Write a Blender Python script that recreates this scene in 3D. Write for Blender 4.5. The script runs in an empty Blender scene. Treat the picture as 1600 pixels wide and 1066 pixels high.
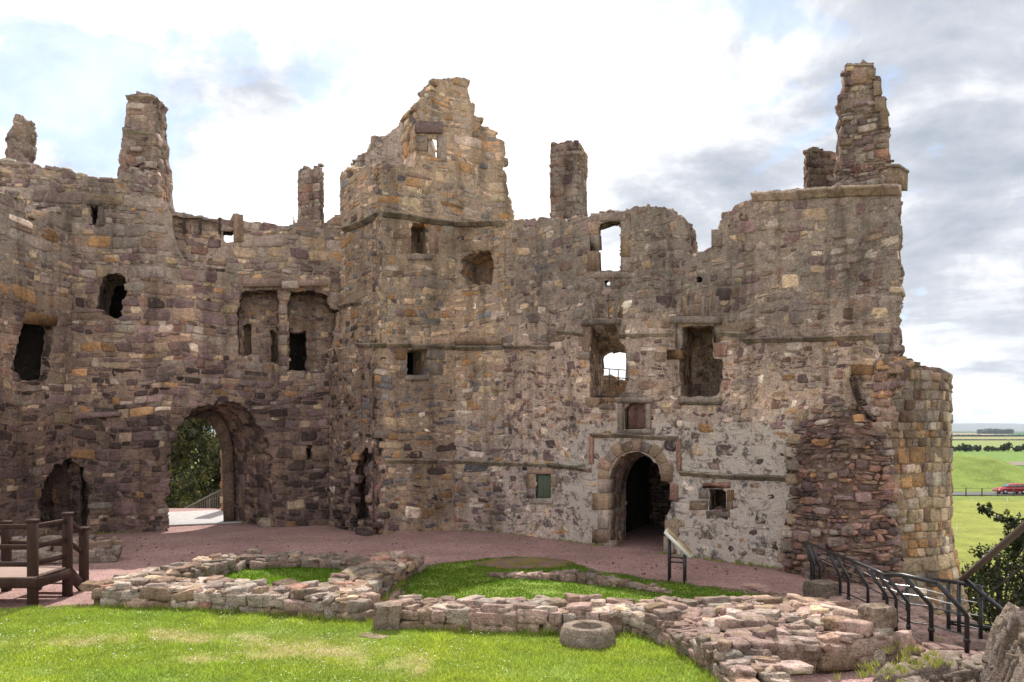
import bpy, bmesh, math, random
import numpy as np
from mathutils import Vector, Matrix, noise as mnoise
from mathutils.geometry import delaunay_2d_cdt

S = bpy.context.scene
COL = S.collection
# ------------------------------------------------------------------ camera
F = 1244.0          # focal length in photo pixels (1600 wide)
HC = 3.3            # eye height above the yard
HY = 672.0          # horizon row
cam_d = bpy.data.cameras.new('camera')
cam = bpy.data.objects.new('camera', cam_d); COL.objects.link(cam)
cam.location = (0, 0, HC); cam.rotation_euler = (math.radians(90), 0, 0)
cam_d.sensor_width = 36; cam_d.lens = 36 * F / 1600
cam_d.shift_y = (HY - 533) / 1600
cam_d.clip_start = 0.1; cam_d.clip_end = 60000
S.camera = cam
# ------------------------------------------------------------------ light
SUN_EL, SUN_AZ = 53.0, -1.0        # azimuth from +Y, positive to the right
sun_d = bpy.data.lights.new('sun', 'SUN'); sun_d.energy = 4.6; sun_d.angle = math.radians(0.53)
sun_d.color = (1.0, 0.955, 0.88)
sun = bpy.data.objects.new('sun', sun_d); COL.objects.link(sun)
_e, _a = math.radians(SUN_EL), math.radians(SUN_AZ)
_sv = Vector((math.sin(_a) * math.cos(_e), math.cos(_a) * math.cos(_e), math.sin(_e)))
sun.rotation_euler = _sv.to_track_quat('Z', 'Y').to_euler(); sun.location = (0, 40, 60)

class NT:
    def __init__(s, tree): s.t = tree; s.n = tree.nodes; s.l = tree.links
    def __call__(s, typ, ins=None, **kw):
        n = s.n.new(typ)
        for k, v in kw.items(): setattr(n, k, v)
        for k, v in (ins or {}).items():
            if isinstance(v, bpy.types.NodeSocket): s.l.new(v, n.inputs[k])
            else:
                if isinstance(v, (tuple, list)) and len(v) == 3 and n.inputs[k].type == 'RGBA': v = (*v, 1)
                n.inputs[k].default_value = v
        return n
    def math(s, op, a, b=0.0, clamp=False):
        return s('ShaderNodeMath', {0: a, 1: b}, operation=op, use_clamp=clamp).outputs[0]
    def mix(s, f, a, b, bt='MIX'):
        n = s.n.new('ShaderNodeMix'); n.data_type = 'RGBA'; n.blend_type = bt
        for i, v in ((0, f), (6, a), (7, b)):
            if isinstance(v, bpy.types.NodeSocket): s.l.new(v, n.inputs[i])
            else: n.inputs[i].default_value = (*v, 1) if isinstance(v, (tuple, list)) and len(v) == 3 else v
        return n.outputs[2]
    def ramp(s, f, stops):
        n = s.n.new('ShaderNodeValToRGB'); r = n.color_ramp
        while len(r.elements) < len(stops): r.elements.new(0.5)
        for e, (p, c) in zip(r.elements, stops):
            e.position = p; e.color = (c, c, c, 1) if isinstance(c, (int, float)) else (*c, 1)
        s.l.new(f, n.inputs[0]); return n.outputs[0]
    def noise(s, vec, scale, detail=4, rough=.6, dist=0.0):
        n = s('ShaderNodeTexNoise', {'Scale': scale, 'Detail': detail, 'Roughness': rough, 'Distortion': dist})
        if vec is not None: s.l.new(vec, n.inputs['Vector'])
        return n.outputs[0]

W = bpy.data.worlds.new('World'); S.world = W; W.use_nodes = True
w = NT(W.node_tree); w.n.clear()
sky = w('ShaderNodeTexSky', sky_type='NISHITA', sun_disc=False)
sky.sun_elevation = _e; sky.sun_rotation = _a; sky.air_density = 1.0; sky.dust_density = 0.6
tc = w('ShaderNodeTexCoord').outputs['Generated']
sep = w('ShaderNodeSeparateXYZ', {0: tc})
zz = w.math('MAXIMUM', sep.outputs[2], 0.015)
zd = w.math('ADD', zz, 0.22)
cv = w('ShaderNodeCombineXYZ', {0: w.math('DIVIDE', sep.outputs[0], zd), 1: w.math('DIVIDE', sep.outputs[1], zd), 2: w.math('MULTIPLY', sep.outputs[2], 1.2)}).outputs[0]
def dirv(px, py):
    v = Vector(((px - 800) / F, 1, (HY - py) / F)); v.normalize(); return v
def blob(px, py, r0, r1):
    d = w('ShaderNodeVectorMath', {0: tc, 1: tuple(dirv(px, py))}, operation='DOT_PRODUCT').outputs['Value']
    return w('ShaderNodeMapRange', {0: d, 1: math.cos(r1), 2: math.cos(r0), 3: 0.0, 4: 1.0}, interpolation_type='SMOOTHSTEP').outputs[0]
n1 = w.noise(cv, 1.9, 8, .60, .5)
n2 = w.noise(w('ShaderNodeVectorMath', {0: cv, 1: (3.1, 1.7, 0.4)}, operation='ADD').outputs[0], 2.3, 8, .58, .35)
n3 = w.noise(tc, 14.0, 7, .62, .3)
cv2 = w('ShaderNodeMapping', {'Vector': tc, 'Scale': (3.5, 3.5, 13.0)}).outputs[0]
n4 = w.noise(cv2, 1.6, 7, .6, .4)      # flatter banks near the horizon
fine = w.math('MULTIPLY', w.math('SUBTRACT', n3, 0.5), 0.30)
gap = w.math('ADD', n1, fine)
for (px, py, a, b, k) in ((690, 100, .0, .09, .18), (585, 175, .0, .05, .14), (520, 120, 0, .07, .10), (85, 150, .0, .12, .17), (985, 8, .0, .10, .22), (480, 235, .0, .08, .14), (1160, 40, .0, .16, .10), (250, 250, 0, .1, .12), (300, 60, 0, .1, .06)):
    gap = w.math('ADD', gap, w.math('MULTIPLY', blob(px, py, a, b), k))
gapm = w.ramp(gap, [(.57, 0.0), (.66, 1.0)])
low = w('ShaderNodeMapRange', {0: sep.outputs[2], 1: .02, 2: .28, 3: 1.0, 4: 0.0}).outputs[0]
nmix = w('ShaderNodeMix', {0: low, 2: n2, 3: n4}).outputs[0]
grey = w.math('ADD', w.math('ADD', w.math('MULTIPLY', nmix, 1.45), -0.225), w.math('MULTIPLY', fine, 1.2))
for (px, py, a, b, k) in ((1480, 280, .0, .50, .13), (1540, 260, .0, .22, .09), (1200, 200, .0, .30, .08), (1560, 520, .0, .40, .05), (20, 60, .0, .35, .14), (600, 120, .0, .55, -.07), (1060, 50, .0, .16, -.10), (150, 260, .0, .25, -.04), (1480, 610, .0, .10, -.06)):
    grey = w.math('ADD', grey, w.math('MULTIPLY', blob(px, py, a, b), k))
greym = w.ramp(grey, [(.45, 0.0), (.58, .40), (.76, .80), (.95, 1.0)])
cloud = w.mix(greym, (1.12, 1.10, 1.09), (.33, .365, .43))
skyc = w.mix(1.0, sky.outputs[0], (1.0, 1.0, 1.0), 'MULTIPLY')
bgs = w('ShaderNodeBackground', {'Color': skyc, 'Strength': 0.13})
bgc = w('ShaderNodeBackground', {'Color': cloud, 'Strength': 1.0})
veil = w.math('MULTIPLY', gapm, 0.64)
mixs = w('ShaderNodeMixShader', {0: veil, 1: bgc.outputs[0], 2: bgs.outputs[0]})
wo = w('ShaderNodeOutputWorld', {0: mixs.outputs[0]})
S.view_settings.view_transform = 'Standard'; S.view_settings.look = 'None'
S.view_settings.exposure = 0.52; S.view_settings.gamma = 1
S.cycles.max_bounces = 6; S.cycles.diffuse_bounces = 4; S.cycles.volume_bounces = 0

# ------------------------------------------------------------------ helpers
rs = np.random.RandomState(7)
random.seed(7)
def gp(px, py, z=0.0):
    """point on a level sheet at height z seen at photo pixel"""
    Y = (HC - z) * F / (py - HY)
    return np.array([(px - 800) / F * Y, Y, z])
def at(px, py, Y):
    return np.array([(px - 800) / F * Y, Y, HC + (HY - py) / F * Y])
def proj(P):
    P = np.asarray(P); Y = np.maximum(P[..., 1], .5)
    return 800 + P[..., 0] / Y * F, HY - (P[..., 2] - HC) / Y * F

def tag(o, label=None, cat=None, group=None, kind=None):
    if label: o['label'] = label
    if cat: o['category'] = cat
    if group: o['group'] = group
    if kind: o['kind'] = kind
    return o
def empty(name, loc, label=None, cat=None, group=None, kind=None, rz=0):
    o = bpy.data.objects.new(name, None); o.location = loc; o.rotation_euler = (0, 0, rz)
    o.empty_display_size = .3; COL.objects.link(o); return tag(o, label, cat, group, kind)
def worldloc(o):
    v = Vector((0, 0, 0))
    while o is not None: v += o.location; o = o.parent
    return v
def mk(name, V, Fs, mat, parent=None, col=None, lime=None, smooth=False, local=False):
    """mesh from a vertex array and a list of face arrays (each n x k); V in world space unless local"""
    V = np.asarray(V, dtype=np.float64).reshape(-1, 3)
    if parent is not None and not local: V = V - np.array(worldloc(parent))
    me = bpy.data.meshes.new(name)
    Fs = [np.asarray(f, dtype=np.int32) for f in Fs if len(f)]
    me.vertices.add(len(V)); me.vertices.foreach_set('co', V.astype(np.float32).ravel())
    nl = sum(f.size for f in Fs); nf = sum(len(f) for f in Fs)
    me.loops.add(nl); me.polygons.add(nf)
    me.loops.foreach_set('vertex_index', np.concatenate([f.ravel() for f in Fs]))
    tot = np.concatenate([np.full(len(f), f.shape[1], np.int32) for f in Fs])
    st = np.concatenate([[0], np.cumsum(tot)[:-1]]).astype(np.int32)
    me.polygons.foreach_set('loop_start', st); me.polygons.foreach_set('loop_total', tot)
    if smooth: me.polygons.foreach_set('use_smooth', np.ones(nf, bool))
    me.update(calc_edges=True); me.validate()
    if col is not None:
        a = me.attributes.new('Col', 'FLOAT_COLOR', 'POINT')
        c = np.ones((len(V), 4), np.float32); c[:, :3] = col; a.data.foreach_set('color', c.ravel())
    if lime is not None:
        a = me.attributes.new('lime', 'FLOAT', 'POINT'); a.data.foreach_set('value', np.asarray(lime, np.float32))
    if mat: me.materials.append(mat)
    o = bpy.data.objects.new(name, me); COL.objects.link(o)
    if parent is not None: o.parent = parent
    return o
class MB:
    """collects pieces: vertices, faces by size, colours"""
    def __init__(s): s.V = []; s.F = {}; s.C = []; s.L = []; s.n = 0; s.done = []
    def mark(s):
        if s.n: s.done.append((s.V, s.F, s.C, s.L)); s.V = []; s.F = {}; s.C = []; s.L = []; s.n = 0
    def add(s, V, Fs, col=(1, 1, 1), lime=0.0):
        V = np.asarray(V, float).reshape(-1, 3)
        s.V.append(V)
        c = np.empty((len(V), 3)); c[:] = col; s.C.append(c)
        l = np.empty(len(V)); l[:] = lime; s.L.append(l)
        for f in Fs:
            f = np.asarray(f, int)
            if len(f): s.F.setdefault(f.shape[1], []).append(f + s.n)
        s.n += len(V); return s
    def box(s, c, size, rz=0, col=(1, 1, 1), rx=0, ry=0, bev=0.0):
        hx, hy, hz = [v / 2 for v in size]
        if bev > 0:
            b = min(bev, hx * .9, hy * .9, hz * .9); P = []
            for sx in (-1, 1):
                for sy in (-1, 1):
                    for sz in (-1, 1):
                        P += [(sx * (hx - b), sy * (hy - b), sz * hz), (sx * (hx - b), sy * hy, sz * (hz - b)), (sx * hx, sy * (hy - b), sz * (hz - b))]
            V, Fc = hull(np.array(P))
        else:
            V = np.array([(x, y, z) for x in (-hx, hx) for y in (-hy, hy) for z in (-hz, hz)])
            Fc = [np.array([(0, 1, 3, 2), (4, 6, 7, 5), (0, 4, 5, 1), (2, 3, 7, 6), (0, 2, 6, 4), (1, 5, 7, 3)])]
        R = np.array(Matrix.Rotation(rz, 3, 'Z') @ Matrix.Rotation(ry, 3, 'Y') @ Matrix.Rotation(rx, 3, 'X'))
        return s.add(V @ R.T + np.array(c), Fc, col)
    def bar(s, a, b, w, h, col=(1, 1, 1), up=(0, 0, 1), bev=0.0):
        """square bar from a to b: w across, h along up"""
        a = Vector(a); b = Vector(b); d = b - a; L = d.length; x = d.normalized()
        y = Vector(up).cross(x)
        if y.length < 1e-4: y = Vector((0, 1, 0)).cross(x)
        y.normalize(); z = x.cross(y)
        R = np.array([x, y, z])
        t = MB(); t.box((0, 0, 0), (L, w, h), bev=bev)
        V = t.V[0] @ R + np.array((a + b) / 2)
        return s.add(V, [np.array(f[0]) for f in t.F.values()], col)
    def tube(s, pts, r, n=8, col=(1, 1, 1), caps=True):
        P = [Vector(p) for p in pts]; R = list(r) if isinstance(r, (list, tuple, np.ndarray)) else [r] * len(P)
        V = []; prev = None
        for i, p in enumerate(P):
            d = (P[min(i + 1, len(P) - 1)] - P[max(i - 1, 0)]).normalized()
            a = prev if prev is not None else (Vector((0, 0, 1)) if abs(d.z) < .9 else Vector((1, 0, 0)))
            y = d.cross(a).normalized(); xx = y.cross(d).normalized(); prev = xx
            for k in range(n):
                t = 2 * math.pi * k / n
                V.append(p + (xx * math.cos(t) + y * math.sin(t)) * R[i])
        Fq = [(i * n + k, i * n + (k + 1) % n, (i + 1) * n + (k + 1) % n, (i + 1) * n + k) for i in range(len(P) - 1) for k in range(n)]
        s.add(np.array(V), [Fq], col)
        if caps:
            s.F.setdefault(n, []).append(np.array([[s.n - len(V) + k for k in range(n)][::-1], [s.n - n + k for k in range(n)]]))
        return s
    def build(s, name, mat, parent=None, smooth=False, local=False):
        s.mark(); o = None
        for V, Fd, Cc, Ll in s.done:
            o = mk(name, np.concatenate(V), [np.concatenate(v) for v in Fd.values()], mat, parent, np.concatenate(Cc), np.concatenate(Ll), smooth, local)
        return o
def hull(P):
    bm = bmesh.new()
    for p in P: bm.verts.new(p)
    r = bmesh.ops.convex_hull(bm, input=bm.verts)
    bad = [v for v in bm.verts if not v.link_faces]
    bmesh.ops.delete(bm, geom=bad, context='VERTS')
    bmesh.ops.dissolve_limit(bm, angle_limit=math.radians(2), verts=bm.verts, edges=bm.edges)
    bm.verts.index_update()
    V = np.array([v.co[:] for v in bm.verts]); G = {}
    for f in bm.faces: G.setdefault(len(f.verts), []).append([v.index for v in f.verts])
    bm.free(); return V, [np.array(g) for g in G.values()]
# a library of weathered rock shapes in a unit box, reused with scale and turn
ROCKS = []
_rr = np.random.RandomState(3)
for k in range(26):
    P = []
    for sx in (-1, 1):
        for sy in (-1, 1):
            for sz in (-1, 1):
                for j in range(3):
                    q = np.array([sx, sy, sz]) * (1 - _rr.rand(3) ** 1.6 * np.array([.38, .38, .34]))
                    q[j] *= .82 + .1 * _rr.rand() if _rr.rand() < .6 else 1
                    P.append(q)
    for j in range(10):
        q = _rr.randn(3); q /= np.abs(q).max(); P.append(q * (.86 + .12 * _rr.rand()))
    V, Fc = hull(np.array(P) * .5)
    bm = bmesh.new(); vs = [bm.verts.new(Vector(v)) for v in V]
    for f in Fc:
        for q in f: bm.faces.new([vs[i] for i in q])
    bmesh.ops.triangulate(bm, faces=bm.faces); bmesh.ops.subdivide_edges(bm, edges=[e for e in bm.edges if e.calc_length() > .28], cuts=2, use_grid_fill=True); bmesh.ops.triangulate(bm, faces=bm.faces)
    bmesh.ops.smooth_vert(bm, verts=bm.verts, factor=.18, use_axis_x=True, use_axis_y=True, use_axis_z=True)
    for v in bm.verts:
        n_ = mnoise.noise(v.co * 3.2 + Vector((k * 7, 0, 0))) * .13 + mnoise.noise(v.co * 8 + Vector((k * 7, 5, 0))) * .07; v.co *= 1.04 + n_
    bm.verts.index_update(); V = np.array([v.co[:] for v in bm.verts]); Fc = [np.array([[v.index for v in f.verts] for f in bm.faces])]; bm.free()
    ROCKS.append((V, Fc))
def rock(mb, c, size, rz, col, tilt=.12, lime=0.0, R=None):
    V, Fc = ROCKS[rs.randint(len(ROCKS))]
    V = V * np.array([1, 1, 1]) * np.array(size)
    M = np.array(Matrix.Rotation(rz, 3, 'Z') @ Matrix.Rotation(rs.randn() * tilt, 3, 'X') @ Matrix.Rotation(rs.randn() * tilt, 3, 'Y'))
    mb.add(V @ M.T + np.array(c), Fc, col, lime)

# ------------------------------------------------------------------ stone colours
PAL = {'purple': (.158, .112, .110), 'dark': (.078, .057, .052), 'buff': (.335, .255, .182), 'orange': (.315, .190, .100),
       'grey': (.24, .20, .175), 'pale': (.43, .365, .31), 'red': (.215, .130, .105), 'brown': (.195, .140, .108), 'lred': (.225, .165, .142), 'slate': (.150, .142, .146)}
PK = list(PAL); PV = np.array([PAL[k] for k in PK])
MIX = {
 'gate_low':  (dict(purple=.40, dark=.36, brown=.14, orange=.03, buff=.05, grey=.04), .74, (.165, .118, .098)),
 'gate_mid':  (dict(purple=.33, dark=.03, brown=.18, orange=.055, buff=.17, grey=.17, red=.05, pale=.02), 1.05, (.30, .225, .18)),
 'gate_top':  (dict(grey=.50, buff=.16, purple=.18, brown=.10, orange=.03, pale=.03), 1.0, (.28, .235, .20)),
 'tower':     (dict(buff=.46, orange=.11, grey=.16, slate=.08, purple=.04, brown=.06, pale=.09), 1.05, (.34, .265, .20)),
 'tower_low': (dict(buff=.22, orange=.11, grey=.14, slate=.22, purple=.10, dark=.05, brown=.10, pale=.06), .98, (.33, .25, .19)),
 'hall_top':  (dict(grey=.46, buff=.12, purple=.24, brown=.14, pale=.04), .95, (.235, .20, .172)),
 'hall_mid':  (dict(purple=.36, grey=.14, buff=.17, orange=.06, pale=.15, red=.07, brown=.05), 1.0, (.42, .33, .275)),
 'hall_low':  (dict(pale=.22, grey=.24, purple=.20, dark=.08, buff=.16, orange=.05, red=.05), 1.05, (.44, .375, .345)),
 'core':      (dict(purple=.36, red=.22, brown=.26, grey=.08, orange=.015, dark=.07), 1.0, (.15, .105, .085)),
 'drum':      (dict(buff=.42, orange=.17, grey=.22, pale=.08, brown=.11), 1.0, (.24, .19, .14)),
 'drum_top':  (dict(grey=.55, brown=.25, purple=.15, buff=.05), .8, (.2, .17, .14)),
 'chimney':   (dict(grey=.46, purple=.24, brown=.22, buff=.02, red=.06), .95, (.24, .19, .16)),
 'inner':     (dict(brown=.36, buff=.26, orange=.10, grey=.18, purple=.10), .85, (.22, .165, .115)),
 'low':       (dict(grey=.55, brown=.30, buff=.05, red=.04, lred=.10), 1.12, (.16, .12, .09)),
 'low_red':   (dict(lred=.58, grey=.22, brown=.18, buff=.02), 1.12, (.16, .12, .09)),
}
def colours(n, mixname, rng, px=None, py=None):
    """mixname: a name, or a list of (name, weight array)"""
    if isinstance(mixname, str): mixname = [(mixname, np.ones(n))]
    Wt = np.array([m[1] for m in mixname]); Wt = Wt / Wt.sum(0)
    cum = np.cumsum(Wt, 0); sel = (rng.rand(n)[None] > cum).sum(0).clip(0, len(mixname) - 1)
    out = np.zeros((n, 3)); mor = np.zeros((n, 3))
    for i, (nm, _) in enumerate(mixname):
        d, br, mc = MIX[nm]; p = np.array([d.get(k, 0) for k in PK]); p /= p.sum()
        m = sel == i; k = m.sum()
        out[m] = PV[rng.choice(len(PK), k, p=p)] * br
        mor += Wt[i][:, None] * np.array(mc)
    out *= 1.22 * np.exp(rng.randn(n, 1) * .20) * np.exp(rng.randn(n, 3) * .022)
    return out, mor
def sm(x, a, b):
    t = np.clip((x - a) / (b - a), 0, 1); return t * t * (3 - 2 * t)
def zone(P, where):
    px, py = proj(P); n = len(px)
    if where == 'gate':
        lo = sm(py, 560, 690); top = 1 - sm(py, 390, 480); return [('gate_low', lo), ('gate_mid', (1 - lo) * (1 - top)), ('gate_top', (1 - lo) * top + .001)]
    if where == 'tower':
        lo = sm(py, 470, 600); lf = 1 - sm(px, 585, 605)
        return [('tower_low', lo * (1 - lf * .5)), ('tower', (1 - lo) + .001), ('gate_low', lo * lf * .6)]
    if where == 'hall':
        lo = sm(py, 640 - (px - 800) * .02, 740); top = 1 - sm(py, 440, 560); bf = (1 - sm(px, 790, 870)) * .5
        return [('hall_low', lo), ('hall_mid', (1 - lo) * (1 - top)), ('hall_top', (1 - lo) * top * (1 - bf)), ('tower', (1 - lo) * top * bf + .001)]
    if where == 'drum':
        top = 1 - sm(py, 600, 730); return [('drum_top', top), ('drum', 1 - top + .001)]
    return [(where, np.ones(n))]
def lime_at(P, where):
    px, py = proj(P)
    if where != 'hall': return np.zeros(len(px)) + (.12 if where in ('tower',) else 0)
    a = sm(py, 600, 700) * .95 + sm(py, 520, 600) * .30
    a = np.maximum(a, sm(px, 1100, 1200) * sm(py, 480, 560) * .45 * (1 - sm(py, 600, 640)))
    a *= sm(px, 700, 800) * (.6 + .4 * sm(px, 830, 950)) ; return a

# ------------------------------------------------------------------ rubble stones on a mapped surface
def layout(u0, u1, v0, v1, rng, hc=(.12, .30), ar=(1.0, 2.6), split=.22, warp=.05):
    Q = []
    v = v0 - rng.rand() * .1; ci = 0
    while v < v1:
        h = hc[0] * .8 + (hc[1] * 1.12 - hc[0] * .8) * rng.rand() ** 1.5
        u = u0 - rng.rand() * .4
        while u < u1:
            wd = max(h, .13) * (ar[0] * .75 + (ar[1] - ar[0] * .75) * rng.rand() ** 1.7); wd = max(wd, .09)
            r = rng.rand()
            if r < split and h > .17:
                f = .35 + .3 * rng.rand(); Q.append((u, u + wd, v, v + h * f))
                if rng.rand() < .4 and wd > .26:
                    g = u + wd * (.35 + .3 * rng.rand()); Q.append((u, g, v + h * f, v + h)); Q.append((g, u + wd, v + h * f, v + h))
                else: Q.append((u, u + wd, v + h * f, v + h))
            else: Q.append((u, u + wd, v, v + h))
            u += wd
        v += h; ci += 1
    Q = np.array(Q)
    q = np.stack([np.stack([Q[:, 0], Q[:, 2]], 1), np.stack([Q[:, 1], Q[:, 2]], 1), np.stack([Q[:, 1], Q[:, 3]], 1), np.stack([Q[:, 0], Q[:, 3]], 1)], 1)
    ph = rng.rand(6) * 6
    U = q[..., 0].copy(); Vv = q[..., 1].copy()
    q[..., 1] += warp * (np.sin(U * 1.3 + ph[0] + Vv * .4) + .6 * np.sin(U * 3.1 + ph[1] - Vv * 1.1))
    q[..., 0] += warp * (np.sin(Vv * 2.3 + ph[2]) + .7 * np.sin(Vv * 5.1 + ph[3] + U * .7))
    return q
def inpoly(P, poly):
    x, y = P[..., 0], P[..., 1]; poly = np.asarray(poly); ins = np.zeros(x.shape, bool)
    x1, y1 = poly[:, 0], poly[:, 1]; x2, y2 = np.roll(x1, -1), np.roll(y1, -1)
    for a, b, c, d in zip(x1, y1, x2, y2):
        if b == d: continue
        m = ((b > y) != (d > y)) & (x < (c - a) * (y - b) / (d - b) + a); ins ^= m
    return ins
def clipq(q, outer, holes, over=0.0):
    """keep stones whose middle is on the wall; pull stray corners back"""
    def ok(P):
        m = inpoly(P, outer)
        for h in holes: m &= ~inpoly(P, h)
        return m
    c = q.mean(1); k = ok(c); q = q[k]; c = c[k]
    good = ok(q); best = q.copy()
    cur = np.broadcast_to(c[:, None], q.shape).copy()
    for t in (.15, .3, .45, .6, .75, .9, 1.0):
        P = c[:, None] + (q - c[:, None]) * t; g = ok(P) & ~good
        cur[g] = P[g]
    best[~good] = cur[~good]
    if over: best[~good] = best[~good] + (q[~good] - best[~good]) * over
    w_ = best[:, :, 0].max(1) - best[:, :, 0].min(1); h_ = best[:, :, 1].max(1) - best[:, :, 1].min(1)
    return best[(w_ > .06) & (h_ > .045)]
KN = 12
_th = np.radians(np.array([q * 90 + x for q in range(4) for x in (0, 38, 52)], float))
def stones(mb, q, fmap, colfn, rng, protr=(.01, .05), gap=.005, power=8.0, jit=.014, drop=0.0, sink=.022, limefn=None, bright=1.0, roughv=.008):
    if len(q) == 0: return
    if drop > 0: q = q[rng.rand(len(q)) > drop]
    n = len(q); c = q.mean(1, keepdims=True)
    q = q + rng.randn(*q.shape) * jit
    e = q - c; ln = np.linalg.norm(e, axis=2, keepdims=True)
    q = c + e * np.maximum(ln - gap * (1.0 + .7 * rng.rand(n, 1, 1)), .02) / np.maximum(ln, 1e-4)
    th = _th[None] + rng.randn(n, KN) * .06
    pw = power * np.exp(rng.randn(n, 1) * .35)
    r = (np.abs(np.cos(th)) ** pw + np.abs(np.sin(th)) ** pw) ** (-1 / pw) * (1 + rng.randn(n, KN) * .028)
    sx = r * np.cos(th) * .5 + .5; sy = r * np.sin(th) * .5 + .5
    def bil(a, b):
        return (q[:, None, 0] * ((1 - a) * (1 - b))[..., None] + q[:, None, 1] * (a * (1 - b))[..., None]
              + q[:, None, 2] * (a * b)[..., None] + q[:, None, 3] * ((1 - a) * b)[..., None])
    pr = protr[0] + (protr[1] - protr[0]) * rng.rand(n, 1) ** 1.5
    tl = rng.randn(n, 2) * .02
    rings = []; deps = []
    edge = .955 - .05 * rng.rand(n, 1)
    for f, dm in ((1.02, None), (edge, .80), (.62, 1.0)):
        a = .5 + (sx - .5) * f; b = .5 + (sy - .5) * f
        rings.append(bil(a, b))
        if dm is None: deps.append(np.full((n, KN), -sink))
        else: deps.append(pr * dm + rng.randn(n, KN) * roughv * (.7 if dm < 1 else 1.0) + (tl[:, :1] * (a - .5) + tl[:, 1:] * (b - .5)))
    rings.append(bil(np.full((n, 1), .5), np.full((n, 1), .5))); deps.append(pr + rng.randn(n, 1) * roughv)
    UV = np.concatenate(rings, 1); D = np.concatenate(deps, 1); K = UV.shape[1]
    P = fmap(UV.reshape(-1, 2), D.ravel())
    cen = fmap(c[:, 0], np.zeros(n))
    col = colfn(cen, n, rng) * bright
    i = np.arange(n)[:, None, None] * K; k = np.arange(KN)[None, :, None]; k2 = (k + 1) % KN
    Fq = np.concatenate([np.concatenate([i + k, i + k2, i + KN + k2, i + KN + k], 2), np.concatenate([i + KN + k, i + KN + k2, i + 2 * KN + k2, i + 2 * KN + k], 2)], 1).reshape(-1, 4)
    Ft = np.concatenate([i + 2 * KN + k, i + 2 * KN + k2, i + 3 * KN + 0 * k], 2).reshape(-1, 3)
    lm = np.repeat(limefn(cen) * (.45 + .9 * rng.rand(n)), K) if limefn is not None else 0.0
    mb.add(P, [Fq, Ft], np.repeat(col, K, 0), lm)
def resample(R, step, rough, rng, keep=None):
    R = np.asarray(R, float); out = []
    for a, b in zip(R, np.roll(R, -1, 0)):
        L = np.linalg.norm(b - a); k = max(1, int(round(L / step)))
        for j in range(k):
            p = a + (b - a) * j / k
            out.append(p + rng.randn(2) * rough)
    return np.array(out)

class Pl:
    """vertical plane through two plan points; u runs from p0 to p1; front faces the camera"""
    def __init__(s, p0, p1, back=None):
        s.p0 = np.array(p0, float); d = np.array(p1, float) - s.p0; s.L = np.linalg.norm(d); s.d = d / s.L
        n = np.array([s.d[1], -s.d[0]])
        if np.dot(n, -s.p0) < 0: n = -n
        s.n = n; s.b = -n if back is None else np.array(back, float) / abs(np.dot(np.array(back, float), n))
    def uz(s, px, py, dep=0.0):
        r = (px - 800) / F; p = s.p0 + s.b * dep
        u = (r * p[1] - p[0]) / (s.d[0] - r * s.d[1]); Y = p[1] + u * s.d[1]
        return np.array([u, HC + (HY - py) / F * Y])
    def poly(s, pts, dep=0.0): return np.array([s.uz(x, y, dep) for x, y in pts])
    def P(s, uv, d=0.0, dep=0.0):
        uv = np.asarray(uv, float).reshape(-1, 2); d = np.broadcast_to(d, (len(uv),))
        xy = s.p0[None] + uv[:, :1] * s.d[None] + d[:, None] * s.n[None] + np.asarray(dep).reshape(-1, 1) * s.b[None]
        return np.concatenate([xy, uv[:, 1:]], 1)
def triang(outer, holes, step, rng):
    V = []; E = []
    for R in [outer] + holes:
        n0 = len(V); V += [tuple(p) for p in R]; E += [(n0 + i, n0 + (i + 1) % len(R)) for i in range(len(R))]
    lo = outer.min(0); hi = outer.max(0)
    gx, gy = np.meshgrid(np.arange(lo[0], hi[0], step), np.arange(lo[1], hi[1], step))
    g = np.stack([gx.ravel(), gy.ravel()], 1) + rng.rand(gx.size, 2) * step * .5
    m = inpoly(g, outer)
    for h in holes: m &= ~inpoly(g, h)
    V += [tuple(p) for p in g[m]]
    r = delaunay_2d_cdt([Vector(v) for v in V], E, [], 0, 1e-5)
    vo = np.array([v[:] for v in r[0]]); fo = np.array([f for f in r[2] if len(f) == 3])
    c = vo[fo].mean(1); m = inpoly(c, outer)
    for h in holes: m &= ~inpoly(c, h)
    return vo, fo[m]
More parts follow.
